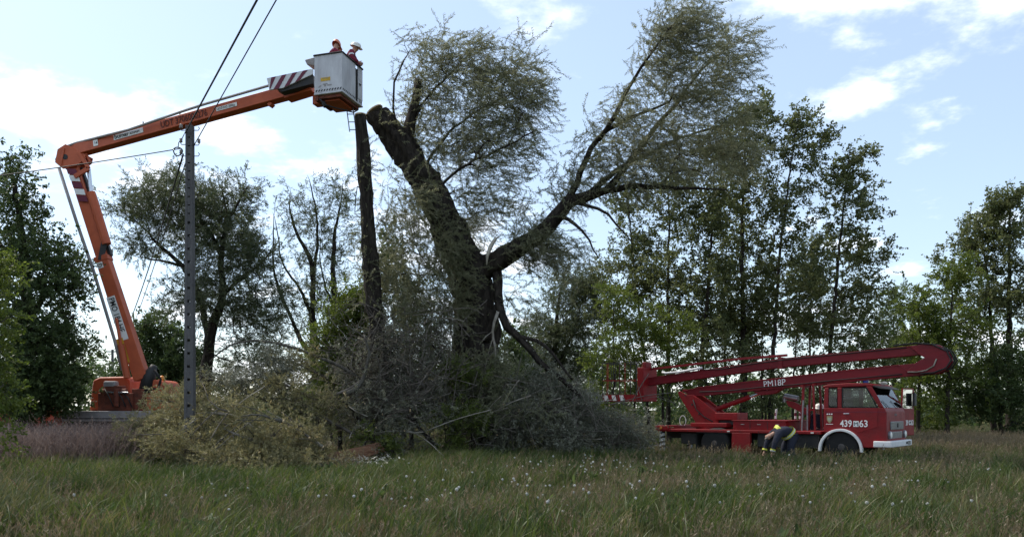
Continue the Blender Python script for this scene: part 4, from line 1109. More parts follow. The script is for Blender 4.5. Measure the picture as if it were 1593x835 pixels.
text('marker_letter', 'D', .2, pc3 + down * -.07 - upv * .07 + front * .012, MT, 'black_letter', nbo)
# striped hood at the elbow
eb = lp(112, 252)
hz = MB(); 
for k in range(5):
    c = lp(103 + 4.1 * k, 262 + 10.5 * k, 26.78)
    q = [c, c + upv * -.0 + t1 * -.2, c + upv * .30 + t1 * -.32, c + upv * .30 + t1 * -.12]
    MB().hexa([x - front * .0 for x in q] + [x + front * .008 for x in q]).build('stripe', 'white_letter' if k % 2 else 'maroon_stripe', lf)
el = MB()
el.prism([(p[0], p[2]) for p in (lp(92, 256), lp(96, 236), lp(108, 228), lp(126, 236), lp(140, 244), lp(138, 252), lp(124, 262), lp(104, 266))], -.26, -.20)
el.prism([(p[0], p[2]) for p in (lp(92, 256), lp(96, 236), lp(108, 228), lp(126, 236), lp(140, 244), lp(138, 252), lp(124, 262), lp(104, 266))], .16, .22)
el.build('elbow_plates', 'orange_paint', lf, bevel=.015)
MB().lathe([(.09, -.27), (.09, .24)], tuple(lp(108, 248)), 18).build('elbow_pin', 'dark_metal', lf)
MB().lathe([(.10, -.18), (.10, .2), (.07, .22)], tuple(lp(95, 251)), 18).build('elbow_roller', 'dark_metal', lf)
lk = MB(); lk.bar(lp(122, 236, 26.75), lp(138, 262, 26.75), .08, .12); lk.bar(lp(138, 262, 26.75), lp(116, 275, 26.75), .08, .14); lk.bar(lp(131, 232, 26.8), lp(140, 252, 26.8), .05, .06); lk.build('fold_link', 'orange_paint', lf, bevel=.01)
ep = MB(); ep.bar(lp(94, 258, 26.75), lp(99, 231, 26.75), .08, .1); ep.build('rod_lever', 'orange_paint', lf)
# upper boom
b0, b1 = lp(112, 237), lp(487, 134, 24.6)
s = MB(); t2, u2, v2 = boomseg(s, b0, b1, .34, .36, .34); s.build('upper_boom', 'orange_paint', lf, bevel=.02)
f2 = u2 / np.linalg.norm(u2); upb = np.cross(f2, t2)
upb = upb if upb[2] > 0 else -upb
M2 = Matrix([[t2[0], upb[0], f2[0]], [t2[1], upb[1], f2[1]], [t2[2], upb[2], f2[2]]])
LB = np.linalg.norm(b1 - b0)
def ub_pt(frac, off=.186, dz=0.0): return b0 + t2 * LB * frac + f2 * off + upb * dz
text('boom_lettering', 'UDT 3706000276', .30, ub_pt(.405, .185, -.10), M2, 'dark_letter', lf, sx=.80, bold=.002)
for fr0, L_, hh_ in ((.205, 1.15, .16), (.635, .75, .12)):
    c = ub_pt(fr0)
    q = [c - upb * hh_ / 2, c + t2 * L_ - upb * hh_ / 2, c + t2 * L_ + upb * hh_ / 2, c + upb * hh_ / 2]
    o_ = MB().hexa([x - f2 * .008 for x in q] + [x for x in q]).build('name_plate', 'white_letter', lf)
text('maker_lettering', 'bumar', .19, ub_pt(.208, .189, -.05), M2, 'black_letter', lf, sx=1.15, bold=.004)
text('maker_lettering', 'KOSZALIN', .11, ub_pt(.275, .189, -.035), M2, 'black_letter', lf, sx=.72)
text('maker_lettering', 'UDŹWIG 200kg', .10, ub_pt(.638, .189, -.035), M2, 'black_letter', lf, sx=.95)
c = ub_pt(.115)
q = [c - upb * .1, c + t2 * .18 - upb * .1, c + t2 * .18 + upb * .1, c + upb * .1]
MB().hexa([x - f2 * .008 for x in q] + list(q)).build('marker_plate', 'white_letter', lf)
text('marker_letter', '14', .13, ub_pt(.119, .189, -.045), M2, 'black_letter', lf)
ur = MB(); ur.tube([lp(95, 231, 26.8), lp(120, 222, 26.8), lp(200, 202, 26.0), lp(282, 174, 25.4), lp(319, 162, 25.2), lp(416, 134, 24.5), lp(440, 127, 24.4)], .04, 8); ur.build('levelling_rod', 'grey_deck', lf)
for fr0 in (.32, .475):
    br = MB(); br.bar(ub_pt(fr0, 0, .15), ub_pt(fr0, 0, .36), .03, .03); br.build('rod_bracket', 'dark_metal', lf)
for fr0 in (.5, .83): MB().bar(ub_pt(fr0, 0, -.26), ub_pt(fr0 + .012, 0, -.2), .2, .1).build('boom_lug', 'orange_paint', lf)
MB().bar(ub_pt(.9, 0, -.03), ub_pt(1.0, 0, .0), .42, .42).build('boom_head', 'orange_paint', lf, bevel=.02)
# striped guard above the boom tip
GD = 24.15
g = [lp(415, 122, GD), lp(482, 108, GD), lp(487, 108, GD), lp(487, 115, GD), lp(440, 137, GD), lp(419, 140, GD)]
gf = np.array([0, -1, 0]) * .02
gd = MB(); k_ = len(g); gd.add([x for x in g] + [x + np.array([0, .05, 0]) for x in g], [list(range(k_)), list(range(2 * k_ - 1, k_ - 1, -1))] + [[i, i + k_, (i + 1) % k_ + k_, (i + 1) % k_] for i in range(k_)])
gdo = gd.build('guard', 'white_paint', lf)
def gy(px, top):
    if top: return 122 - (px - 415) * 14 / 67
    return 140 - (px - 419) * 3 / 21 if px < 440 else 137 - (px - 440) * 22 / 47
for k in range(5):
    xt = 417 + 16.5 * k; xb = xt - 2
    pts = [(xt + 5, gy(xt + 5, 1)), (xt + 12, gy(xt + 12, 1)), (max(419.5, xb + 2), gy(max(419.5, xb + 2), 0)), (max(419, xb - 6), gy(max(419, xb - 6), 0))]
    if k == 4: continue
    w_ = [lp(a, b, GD - .012) for a, b in pts]
    MB().hexa([x for x in w_] + [x + np.array([0, .01, 0]) for x in w_]).build('stripe', 'maroon_stripe', gdo)
gs = MB(); gs.hexa([lp(430, 138, GD + .06), lp(487, 116, GD + .06), lp(487, 130, GD + .06), lp(438, 143, GD + .06)] + [x + np.array([0, .3, 0]) for x in (lp(430, 138, GD + .06), lp(487, 116, GD + .06), lp(487, 130, GD + .06), lp(438, 143, GD + .06))])
gs.build('guard_bracket', 'dark_metal', lf)
# ---- basket
NC = P(532, 140, 23.9); NC[2] = 11.1
bang = R(-16.7)
bkx = LW(NC)
bs = empty('work_basket', bkx, bang); bs.parent = lf
W_, D_, HB = .93, 1.30, 1.12
ch_ = .06
sh = MB()
sh.box(-W_, 0, 0, .03, 0, HB)                      # face to the camera
sh.box(-.03, 0, .03, .86, 0, HB); sh.box(-.03, 0, 1.0, D_, 0, HB)
sh.box(-W_, -W_ + .03, .03, D_, 0, HB)
sh.box(-W_ + .03, -.03, D_ - .03, D_, 0, HB)
bso = sh.build('shell', 'grey_shell', bs, bevel=.012)
MB().box(-.026, -.004, .86, 1.0, .02, HB - .12).build('door_gap', 'interior_dark', bs)
dr = MB().box(-.002, .016, 1.0, D_ - .01, .12, HB - .05).build('basket_door', 'grey_shell', bs, bevel=.01)
MB().box(.016, .04, 1.05, 1.14, .55, .60).build('handle', 'dark_metal', dr)
rl = MB(); 
for a, b in (((-W_ - .01, -.01), (.01, -.01)), ((.01, -.01), (.01, D_ + .01)), ((-W_ - .01, D_ + .01), (.01, D_ + .01)), ((-W_ - .01, -.01), (-W_ - .01, D_ + .01))):
    rl.bar((a[0], a[1], HB + .012), (b[0], b[1], HB + .012), .055, .04)
rl.build('top_rim', 'dark_metal', bs, bevel=.01)
MB().box(-W_ - .01, .02, -.02, D_ + .02, -.06, -.005).build('bottom_rim', 'grey_shell', bs, bevel=.02)
un = MB(); un.box(-W_ + .06, -.08, .06, D_ - .08, -.16, -.06); un.box(-W_ + .02, -W_ + .12, .02, .9, -.22, -.06); un.build('floor_frame', 'rusty_machinery', bs, bevel=.01)
uo = MB(); uo.box(-W_ + .16, -.2, .2, D_ - .2, -.20, -.16); uo.build('floor_plate', 'orange_paint', bs)
ub_ = MB(); ub_.tube([(-W_ + .15, .05, -.16), (-W_ + .3, .1, -.33), (-.45, .3, -.36), (-.1, .9, -.34), (-.06, 1.1, -.2)], .022, 8); ub_.build('step_bar', 'dark_metal', bs, smooth=True)
uc = MB(); uc.cyl((-W_ + .2, .2, -.2), (-W_ + .26, .2, -.36), .06); uc.build('levelling_cylinder', 'dark_metal', bs)
cb = MB(); cb.hexa([(-W_ - .26, .0, .90), (-W_ + .0, .0, .84), (-W_ + .0, .4, .84), (-W_ - .26, .4, .90), (-W_ - .34, .0, 1.06), (-W_ + .0, .0, 1.10), (-W_ + .0, .4, 1.10), (-W_ - .34, .4, 1.06)])
cb.build('control_box', 'grey_deck', bs, bevel=.03)
for k in range(10):
    x = -W_ + .04 + k * .09
    MB().hexa([(x, -.004, .03), (x + .045, -.004, .03), (x + .075, -.004, .09), (x + .03, -.004, .09), (x, .003, .03), (x + .045, .003, .03), (x + .075, .003, .09), (x + .03, .003, .09)]).build('stripe', 'black_letter', bs)
for k in range(10):
    y = .04 + k * .09 if k < 9 else 1.1
    for yy_ in ([y] if k < 9 else [1.08, 1.17]):
        MB().hexa([(.004, yy_, .03), (.004, yy_ + .045, .03), (.004, yy_ + .075, .09), (.004, yy_ + .03, .09), (-.003, yy_, .03), (-.003, yy_ + .045, .03), (-.003, yy_ + .075, .09), (-.003, yy_ + .03, .09)]).build('stripe', 'black_letter', bs)
MB().box(-W_ + .22, -W_ + .54, -.005, .003, .33, .44).build('warning_plate', 'yellow_paint', bs)
MB().box(-W_ + .28, -W_ + .48, -.008, -.004, .40, .425).build('plate_print', 'gold_emblem', bs)
lg_ = MB(); lg_.hexa([(-W_ + .13, -.006, .16), (-W_ + .18, -.006, .16), (-W_ + .25, -.006, .21), (-W_ + .20, -.006, .21), (-W_ + .13, .002, .16), (-W_ + .18, .002, .16), (-W_ + .25, .002, .21), (-W_ + .20, .002, .21)])
lg_.build('faded_print', 'grey_deck', bs)
MB().box(-W_ + .29, -W_ + .45, -.006, .002, .225, .255).build('faded_print', 'grey_deck', bs)
MB().box(-W_ + .34, -W_ + .40, -.006, .002, .17, .215).build('faded_print', 'grey_deck', bs)
MB().box(-W_ + .44, -W_ + .59, -.006, .002, .18, .215).build('faded_print', 'grey_deck', bs)
MB().bar((-W_ - .3, .55, .0), (-W_ + .02, .55, .0), .3, .3).build('basket_mount', 'orange_paint', bs, bevel=.02)
ld = tag(empty('hanging_ladder', P(549, 205, 24.9)), 'thin metal ladder hanging below the white work basket', 'ladder')
for dx in (0, .2):
    MB().bar((dx - .1 - .12, .0, .93), (dx - .1, 0, 0), .03, .03).build('stile', 'grey_metal', ld)
for k in range(4):
    z = .06 + k * .24
    MB().bar((-.1 - .12 * z / .93, 0, z), (.1 - .12 * z / .93, 0, z), .022, .022).build('rung', 'grey_metal', ld)

# ================================================================== concrete pole and wires
DP = 21.0
pb = P(295.5, 640, DP)
pole = tag(empty('utility_pole', (pb[0], DP, 0)), 'tall dark concrete utility pole with punched holes beside the brush heap', 'utility pole')
ZT = P(295, 196, DP)[2]
w0, w1 = .128, .090
def wz(z): return w0 + (w1 - w0) * z / ZT
fl1 = MB(); s = -1
fl1.hexa([(-w0, -.11, -.3), (-w0 * .35, -.11, -.3), (-w0 * .35, .11, -.3), (-w0, .11, -.3), (-w1, -.08, ZT), (-w1 * .35, -.08, ZT), (-w1 * .35, .08, ZT), (-w1, .08, ZT)]).build('pole_flange', 'concrete', pole, bevel=.008)
MB().hexa([(w0, -.11, -.3), (w0 * .35, -.11, -.3), (w0 * .35, .11, -.3), (w0, .11, -.3), (w1, -.08, ZT), (w1 * .35, -.08, ZT), (w1 * .35, .08, ZT), (w1, .08, ZT)]).build('pole_flange', 'concrete', pole, bevel=.008)
z = -.3; k = 0
hole = [2.3, 2.9]
web = []
zz_ = -.3
while zz_ < ZT - .3:
    gap = .34 if zz_ < 6.2 else .22
    hl = .07 if zz_ < 6.2 else .03
    z1 = zz_ + gap - hl
    MB().box(-wz(zz_) * .36, wz(zz_) * .36, -.104 + .03 * max(zz_, 0) / ZT + .004, .1 - .03 * max(zz_, 0) / ZT, zz_, z1).build('pole_web', 'concrete', pole)
    zz_ += gap
MB().box(-w1 * .36, w1 * .36, -.05, .05, zz_ - .02, ZT).build('pole_web', 'concrete', pole)
for (dx, py) in ((-1, 203), (-1, 225), (-1, 243), (1, 203), (1, 226), (1, 243)):
    z = P(295, py, DP)[2]
    h = MB().tube([(dx * .10, 0, z), (dx * .22, 0, z), (dx * .25, 0, z + .05), (dx * .22, 0, z + .09)], .011, 6).build('hook', 'dark_metal', pole)
    if dx < 0 or py == 226:
        MB().lathe([(.02, z + .05), (.045, z + .08), (.03, z + .11), (.045, z + .14), (.015, z + .17)], (dx * .235, 0, 0), 12, 'z').build('insulator', 'porcelain', h, smooth=True)
def sagline(a, b, sag, n=24):
    t = np.linspace(0, 1, n)[:, None]
    q = np.array(a) * (1 - t) + np.array(b) * t
    q[:, 2] -= (4 * sag * t * (1 - t))[:, 0]
    return q
a1_ = P(288, 207, DP); far = P(175, 545, 75.0)
d1 = unit(P(400, 0, 14.0) - a1_)
MB().tube(sagline(a1_, a1_ + d1 * 38, .0), .021, 6).build('power_cable', 'wire_black', smooth=True)
tag(bpy.data.objects['power_cable'], 'thick black twisted cable running overhead from the concrete pole', 'cable')
a2_ = P(302, 226, DP); d2 = unit(P(430, 0, 14.0) - a2_)
o = MB().tube(sagline(a2_, a2_ + d2 * 38, .0), .013, 6).build('power_cable', 'wire_black', smooth=True)
tag(o, 'thin black overhead wire from the hooked side of the concrete pole', 'cable')
o = MB().tube(sagline(P(285, 240, DP), far, 1.1, 40), .022, 6).build('power_cable', 'wire_black', smooth=True)
tag(o, 'black cable running off behind the concrete pole toward the far pole', 'cable')
o = MB().tube(sagline(P(288, 255, DP), far + np.array([.3, 0, -.3]), 1.1, 40), .015, 6).build('power_cable', 'wire_black', smooth=True)
tag(o, 'thin wire below it running off toward the far pole', 'cable')
o = MB().tube(sagline(P(282, 231, DP), P(-420, 318, 19.0), .12), .013, 6).build('power_cable', 'wire_black', smooth=True)
tag(o, 'thin wire crossing in front of the orange elbow', 'cable')
cc = P(277, 236, DP)
o = MB().tube([cc + np.array([.115 * math.cos(a), .03 * math.sin(2 * a), .11 * math.sin(a)]) for a in np.linspace(0, 12.5, 40)], .016, 6).build('cable_coil', 'wire_black', smooth=True)
tag(o, 'small loop of spare black cable hanging beside the pole top', 'cable')
o = MB().tube([P(287, 208, DP), P(283, 216, DP), P(278, 222, DP), P(277, 230, DP)], .012, 6).build('cable_tail', 'wire_black', smooth=True)
tag(o, 'short black drop lead between the cable and its loop', 'cable')
fp = tag(empty('utility_pole', (far[0], 75, 0)), 'small far pole seen through the gap below the orange boom', 'utility pole')
MB().tube([(0, 0, -.2), (0, 0, far[2] + .1)], [.16, .11], 10).build('shaft', 'concrete', fp)
MB().bar((-.5, 0, far[2] - .1), (.5, 0, far[2] - .1), .1, .1).build('crossarm', 'concrete', fp)

# ------------------------------------------------------------------ cut branches heaped on the meadow
def bough(label, group, key, base, mid, tip, r, blobs, D, bark='twig_grey', sprays=4, scl=(.6, 1.0), name='cut_bough', **k):
    pts = [P(*base) if len(base) == 3 else base, P(*mid), P(*tip)]
    return tree(name, label, 'cut branch', [(pts, r, .012)], blobs, key, bark=bark, sprays=sprays, scl=scl, group=group, tip_r=.005, rough=.08, wind=k.pop('wind', (0.0, 0, .1)), up=.2, trunk_name='stem', crown_name='foliage', step=.3, **k)
OL = 'olive leaved cut willow bough in the heap at the concrete pole'
for q_, (px, py, rx, ry, D, n) in enumerate([(232, 664, 42, 16, 22.2, 40), (285, 652, 45, 28, 21.6, 60), (330, 624, 42, 24, 22.4, 56), (300, 694, 60, 22, 20.4, 66), (375, 656, 55, 36, 21, 84), (388, 604, 40, 30, 22.8, 56),
                               (428, 684, 50, 40, 20.2, 84), (370, 716, 55, 22, 19.6, 66), (455, 622, 45, 40, 22.4, 70), (480, 694, 45, 34, 21, 66), (440, 584, 34, 36, 23.2, 52), (505, 636, 36, 42, 22.6, 50), (450, 728, 46, 16, 19.4, 46),
                               (210, 690, 34, 10, 21.4, 18), (345, 590, 26, 16, 23, 20), (520, 725, 40, 12, 20.4, 26), (405, 742, 44, 10, 19, 26), (270, 622, 40, 12, 22.8, 24), (475, 565, 22, 22, 23.6, 22)]):
    gz = min(py + ry * 1.1, HY + F * H / D - 4)
    gq = q_ in (5, 10, 14)
    bough('grey leaved cut bough lying on top of the olive heap at the concrete pole' if gq else OL, 'grey boughs on the olive heap' if gq else 'olive boughs in the heap', 'shrivelled' if gq else 'wilting', (px + rx * 1.6, gz, D + .5), (px, py + ry * .3, D), (px - rx * 1.05, py - ry * .2, D - .2), .05, [(px, py, rx, ry, D, .7, n)], D, sprays=3.6, scl=(.4, .95), wind=(-.35, 0, rng.uniform(-.25, .3)))
GR = 'grey green cut bough in the heap between willow trunk and red work cage'
FR = 'fresh silvery cut willow bough piled against the big willow trunk'
for (px, py, rx, ry, D, n, fr_sh) in [(715, 598, 38, 40, 24.8, 60, 1), (770, 598, 40, 42, 24.6, 66, 1), (830, 622, 48, 40, 24.6, 60, 0), (880, 638, 42, 36, 24.6, 60, 0), (926, 660, 40, 26, 24.8, 56, 0), (975, 674, 34, 22, 25, 44, 0), (800, 668, 50, 28, 24, 56, 0),
                               (870, 680, 45, 20, 23.8, 50, 0), (740, 655, 42, 34, 24, 50, 1), (945, 690, 45, 14, 24.4, 34, 0), (762, 562, 26, 22, 24.9, 22, 1), (846, 590, 34, 14, 24.9, 18, 0), (890, 612, 34, 12, 25, 16, 0), (690, 566, 30, 24, 25, 26, 1), (815, 640, 60, 14, 23.7, 30, 1)]:
    gz = min(py + ry * 1.2, HY + F * H / D - 4)
    bough(FR if fr_sh else GR, 'fresh boughs against the willow trunk' if fr_sh else 'grey green boughs in the heap', 'willow' if fr_sh else 'shrivelled', (px - rx * 1.2, gz, D + .4), (px, py, D), (px + rx * 1.15, py - ry * .1, D - .3), .06,
          [(px, py, rx, ry, D, .9, n)], D, sprays=5, scl=(.4, 1.15), wind=(.3, 0, rng.uniform(-.3, .3)), jitter=.3)
DK = 'dark half bare cut bough in the tall tangle below the topped trunk'
for (px, py, rx, ry, D, n) in [(560, 570, 45, 45, 24.2, 70), (610, 550, 45, 45, 24.4, 80), (650, 590, 45, 50, 24.2, 80), (590, 620, 50, 50, 23.8, 90), (640, 650, 50, 40, 23.4, 80), (550, 640, 40, 40, 23.2, 60), (690, 630, 36, 50, 24, 60), (680, 545, 30, 36, 24.6, 40), (600, 680, 45, 24, 23, 50)]:
    gz = min(py + ry * 1.2, HY + F * H / D - 4)
    bough(DK, 'dark boughs in the tangle', 'shrivelled', (px + rx * .8, gz, D + .5), (px, py, D), (px - rx * .7, py - ry * .6, D - .2), .07, [(px, py, rx, ry, D, .9, n)], D, sprays=1.7, scl=(.45, .8), bark='bark_dark' if rng.random() < .5 else 'twig_grey')
# loose dead twigs criss-crossing the tangle
mb = MB()
for i in range(900):
    q = rng.random()
    px, py = rng.normal(610, 52), rng.normal(600, 52)
    if i % 5 == 0: px, py = rng.normal(850, 80), rng.normal(660, 26)
    D = rng.uniform(23.1, 24.6)
    c = P(px, min(max(py, 490), HY + F * H / D - 3), D)
    c[2] = max(c[2], .1)
    d = rng.standard_normal(3) * np.array([1, .5, .9]); d = unit(d) * rng.uniform(.35, 1.1)
    b = rng.standard_normal(3) * .16
    pts = np.array([c - d, c - d * .3 + b, c + d * .4 + b * .4, c + d]); pts[:, 2] = np.maximum(pts[:, 2], .03)
    mb.tube(smooth_line(pts, .22)[0], [.004 + .008 * q], 3, False)
tag(mb.build('loose_twigs', 'twig_grey'), 'tangle of loose bare twigs over the brush heap', 'twigs', kind='stuff')
# single bare boughs that stand out
def bare(name, label, pts, r0, r1, m, cat='branch', n=0, cut=None):
    q, prm = smooth_line(pts, .2)
    q = q + rng.standard_normal(q.shape) * .012
    base = q[0].copy(); loc = np.array([base[0], base[1], 0])
    e = tag(empty(name, loc), label, cat)
    MB().tube(q - loc, r0 + (r1 - r0) * prm, 9, True, .08).build('stem', m, e, smooth=True)
    for i in range(n):
        j = int(len(q) * (.25 + .7 * i / max(n, 1))); j = min(j, len(q) - 1)
        d = unit(q[min(j + 1, len(q) - 1)] - q[j - 1]) + rng.standard_normal(3) * .7; L = rng.uniform(.4, 1.1)
        MB().tube(smooth_line([q[j] - loc, q[j] - loc + d * L * .5 + np.array([0, 0, .05]), q[j] - loc + d * L], .2)[0], [.012], 5).build('side_twig', m, e, smooth=True)
    if cut:
        t = unit(q[0] - q[1]); MB().tube([q[0] - loc - t * .02, q[0] - loc + t * .01], [r0 * 1.03, r0], 14).build('cut_face', 'cut_wood', e)
    return e
bare('bare_bough', 'long bare bough arching left from the tangle over the olive heap', PL(23.6, (560, 590), (525, 567), (480, 549), (430, 534), (385, 530), (350, 542), (325, 562)), .06, .015, 'bark_grey', n=6)
bare('pale_branch', 'pale barkless branch lying across the olive heap', PL(20.9, (332, 637), (358, 645, 20.8), (385, 657, 20.6), (412, 679, 20.4)), .018, .03, 'twig_pale')
bare('bare_bough', 'sawn curved bough jutting from the tangle with pale round end', PL(22.9, (536, 614), (556, 603, 23), (568, 580, 23.2), (574, 545, 23.4), (566, 520, 23.5)), .075, .03, 'bark_grey', n=3, cut=True)
bare('bare_bough', 'bent thin bough below the sawn curved one', PL(22.8, (492, 636), (520, 615, 22.9), (545, 604, 23), (562, 590, 23.1)), .04, .03, 'twig_grey', n=2)
bare('pale_branch', 'thin pale stick poking from the tangle above the log', PL(22.6, (543, 632), (556, 640), (572, 648)), .014, .012, 'twig_pale')
bare('hanging_branch', 'pale broken branch hanging along the big willow trunk', PL(24.9, (774, 486), (766, 515), (771, 545), (773, 575)), .05, .02, 'twig_pale', n=3)
bare('bare_bough', 'bare twisted twig rising against the big willow trunk foot', PL(24.3, (655, 560), (662, 530), (668, 505), (690, 485)), .035, .012, 'twig_pale', n=4)
bare('bare_bough', 'low bare bough in the grey green heap beside the red cage', PL(23.9, (790, 700), (830, 690), (868, 694), (905, 676)), .03, .01, 'twig_pale', n=4)
for i in range(22):
    if i < 9: px, py, D, dx = rng.uniform(330, 520), rng.uniform(640, 710), rng.uniform(19.6, 21), -1
    elif i < 15: px, py, D, dx = rng.uniform(530, 680), rng.uniform(540, 680), rng.uniform(22.8, 23.4), rng.choice([-1, 1])
    else: px, py, D, dx = rng.uniform(720, 960), rng.uniform(620, 690), rng.uniform(23.3, 23.9), 1
    L = rng.uniform(.5, 1.1); a = rng.uniform(-.1, .55)
    c = P(px, py, D); e_ = c + np.array([dx * L * math.cos(a), rng.uniform(-.3, .3), L * math.sin(a)]); c[2] = max(c[2], .12); m_ = (c + e_) / 2 + np.array([0, 0, rng.uniform(-.08, .14)])
    tag(bare('stripped_branch', 'short sawn branch with a pale cut end stuck in the brush heap', [c, m_, e_], rng.uniform(.025, .05), .01, ['bark_grey', 'twig_grey', 'twig_pale'][i % 3], n=3, cut=True), group='sawn branches in the brush heap')
# split log and sawn log ends
e = tag(empty('split_log', (*P(552, 700, 22.4)[:2], 0), R(14)), 'red brown split log lying in front of the tangle', 'log')
lg = MB(); lg.tube([(-.85, 0, .20), (-.5, 0, .26), (0, 0, .34), (.5, .0, .47), (.75, 0, .58)], [.12, .17, .18, .17, .13], 12, True, .22); lg.build('log_body', 'split_wood', e, smooth=True)
for k in range(5):
    MB().hexa([(.5 - .2 * k, -.17, .42 - .08 * k), (.8 - .2 * k, -.16, .52 - .08 * k), (.8 - .2 * k, -.12, .55 - .08 * k), (.5 - .2 * k, -.12, .45 - .08 * k), (.48 - .2 * k, -.2, .36 - .06 * k), (.82 - .2 * k, -.19, .44 - .06 * k), (.8 - .2 * k, -.12, .46 - .06 * k), (.5 - .2 * k, -.1, .38 - .06 * k)]).build('splinter', 'split_wood', e)
e = tag(empty('sawn_log', (*P(508, 700, 22.6)[:2], 0), R(-25)), 'short sawn log with pale end on the edge of the olive heap', 'log')
MB().tube([(-.5, .4, .62), (.12, -.1, .66)], [.11, .11], 14, True, .06).build('log_body', 'bark_dark', e, smooth=True)
t_ = unit(np.array([.62, -.5, .04])); MB().tube([np.array([.12, -.1, .66]) - t_ * .02, np.array([.12, -.1, .66]) + t_ * .012], [.108, .104], 14).build('cut_face', 'cut_wood', e)
MB().tube([(-.4, .4, .0), (-.35, .35, .6)], [.05, .05], 8).build('support_stub', 'bark_dark', e)
# bleached chips
mb = MB()
for i in range(260):
    px, D = rng.normal(566, 30), rng.normal(21.6, .5)
    c = np.array([(px - CX) / F * D, D, rng.uniform(.08, .34)])
    d = unit(rng.standard_normal(3) * np.array([1, 1, .35])); nn = unit(np.cross(d, rng.standard_normal(3)))
    leaf_faces(mb, c, d, nn, rng.uniform(.06, .2), rng.uniform(.02, .06))
tag(mb.build('wood_chips', 'wood_chip'), 'bleached wood chips scattered before the split log', 'wood chips', kind='stuff')
# green shoots growing through the heap
for lab, D, (bx, by), bl in [('small bright green shoots left of the split log end', 22.6, (565, 722), [(570, 672, 24, 14), (600, 690, 18, 14)]),
                             ('leafy green bush growing through the heap before the willow foot', 23.4, (700, 722), [(690, 655, 26, 20), (720, 640, 26, 24), (745, 655, 22, 20), (700, 690, 28, 18)]),
                             ('small green bush on the heap below the willow trunk', 24, (735, 710), [(730, 590, 30, 18), (705, 575, 24, 18)])]:
    tree('shrub', lab, 'shrub', [(PL(D, (bx, by), (bl[0][0], bl[0][1])), .03, .01)], [(a, b, c, d, D, .4, 26) for a, b, c, d in bl], 'young', sprays=4, scl=(.35, .6), tip_r=.003, step=.25)

# ------------------------------------------------------------------ grass
def fieldpts(n, d0, d1, px0=-260, px1=1850, p=1.0):
    D = np.sqrt(rng.uniform(d0 ** 2, d1 ** 2, n))
    px = rng.uniform(px0, px1, n)
    return np.stack([(px - CX) / F * D, D, np.full(n, -.02)], 1), px, D
def grass(name, label, key, pts, s0, s1):
    n = len(pts)
    rot = np.stack([rng.normal(0, .06, n), rng.normal(0, .06, n), rng.normal(0, .9, n)], 1)
    o = scatter(name, key, pts, rot, rng.uniform(s0, s1, n))
    return tag(o, label, 'grass')
def patch(p, f, ph): return np.sin(p[:, 0] * f + ph) * np.sin(p[:, 1] * f * 1.3 + ph * 2) + .6 * np.sin(p[:, 0] * f * 2.3 - p[:, 1] * f * 1.7 + ph)
pts, px, D = fieldpts(17000, 7.0, 34)
pts2, px2, D2 = fieldpts(4500, 7.0, 14)
pts = np.vstack([pts, pts2]); px = np.concatenate([px, px2]); D = np.concatenate([D, D2])
keep_ = ~((np.abs(px - 560) < 62) & (D > 20.2) & (D < 23.2) & (rng.random(len(px)) < .85)); pts, px, D = pts[keep_], px[keep_], D[keep_]
lushzone = np.exp(-((px - 380) / 330) ** 2) * np.clip((D - 12.5) / 4, 0, 1) * np.clip((25 - D) / 3, 0, 1) + .55 * np.exp(-((px - 800) / 160) ** 2) * np.clip((D - 17) / 3, 0, 1) * np.clip((26 - D) / 3, 0, 1) + .25 * np.exp(-((px - 1350) / 200) ** 2) * np.clip((D - 16) / 3, 0, 1) * np.clip((23 - D) / 3, 0, 1)
pl = lushzone + .16 * patch(pts, .9, 1.) + .12
lush = rng.random(len(pts)) < np.clip(pl, .04, .92)
grass('meadow_grass', 'short olive and brown meadow grass of the foreground', 'meadow', pts[~lush], .75, 1.25)
near_heap = (np.abs(px - 390) < 190) & (D > 17.2)
ls = np.where(near_heap, .6, 1.0)
o = scatter('lush_grass', 'lush', pts[lush], np.stack([rng.normal(0, .06, lush.sum()), rng.normal(0, .06, lush.sum()), rng.normal(0, 1.2, lush.sum())], 1), rng.uniform(.45, 1.25, lush.sum()) * ls[lush])
tag(o, 'lush green grass tufts before the brush heap', 'grass')
p3, px3, D3 = fieldpts(6500, 7.0, 30)
keep = rng.random(len(p3)) < np.clip(.55 + .4 * patch(p3, .7, 2.) - .5 * np.exp(-((px3 - 400) / 300) ** 2) * (D3 > 14), .08, 1)
grass('seeding_grass', 'brown seeding grass stems over the meadow', 'seeds', p3[keep], .7, 1.1)
p4, px4, D4 = fieldpts(9000, 34, 70, -300, 1900)
grass('far_grass', 'pale brown grass of the far meadow', 'meadow', p4, 1.3, 2.0)
p5, px5, D5 = fieldpts(2600, 27, 42, 1330, 1900)
grass('far_grass', 'taller rough grass along the foot of the wood', 'seeds', p5, .9, 1.3)
p6, px6, D6 = fieldpts(500, 9.2, 13, -260, 40)
grass('tall_grass', 'tall dark grass stems at the near edge of the meadow', 'meadow', p6, 1.6, 2.4)
p8, px8, D8 = fieldpts(700, 19.6, 23.4, 560, 1010)
p8, px8, D8 = p8[px8 > 630], px8[px8 > 630], D8[px8 > 630]
edge = np.interp(px8, [180, 300, 400, 540, 640, 800, 1010], [20.6, 20.0, 18.9, 20.2, 21.8, 22.6, 23.2])
grass('tall_grass', 'tall green grass tufts leaning against the brush heap', 'lush', p8[np.abs(D8 - edge) < .9], .6, 1.3)
p9, px9, D9 = fieldpts(2400, 8, 24)
k9 = patch(p9, 1.1, 4.) > .25
n9 = int(k9.sum())
tag(scatter('broadleaf_weeds', 'weed', p9[k9], np.stack([rng.normal(0, .5, n9), rng.normal(0, .5, n9), rng.uniform(0, 6.28, n9)], 1), rng.uniform(.7, 1.5, n9)), 'low broad leaved weeds between the meadow grass', 'weeds')
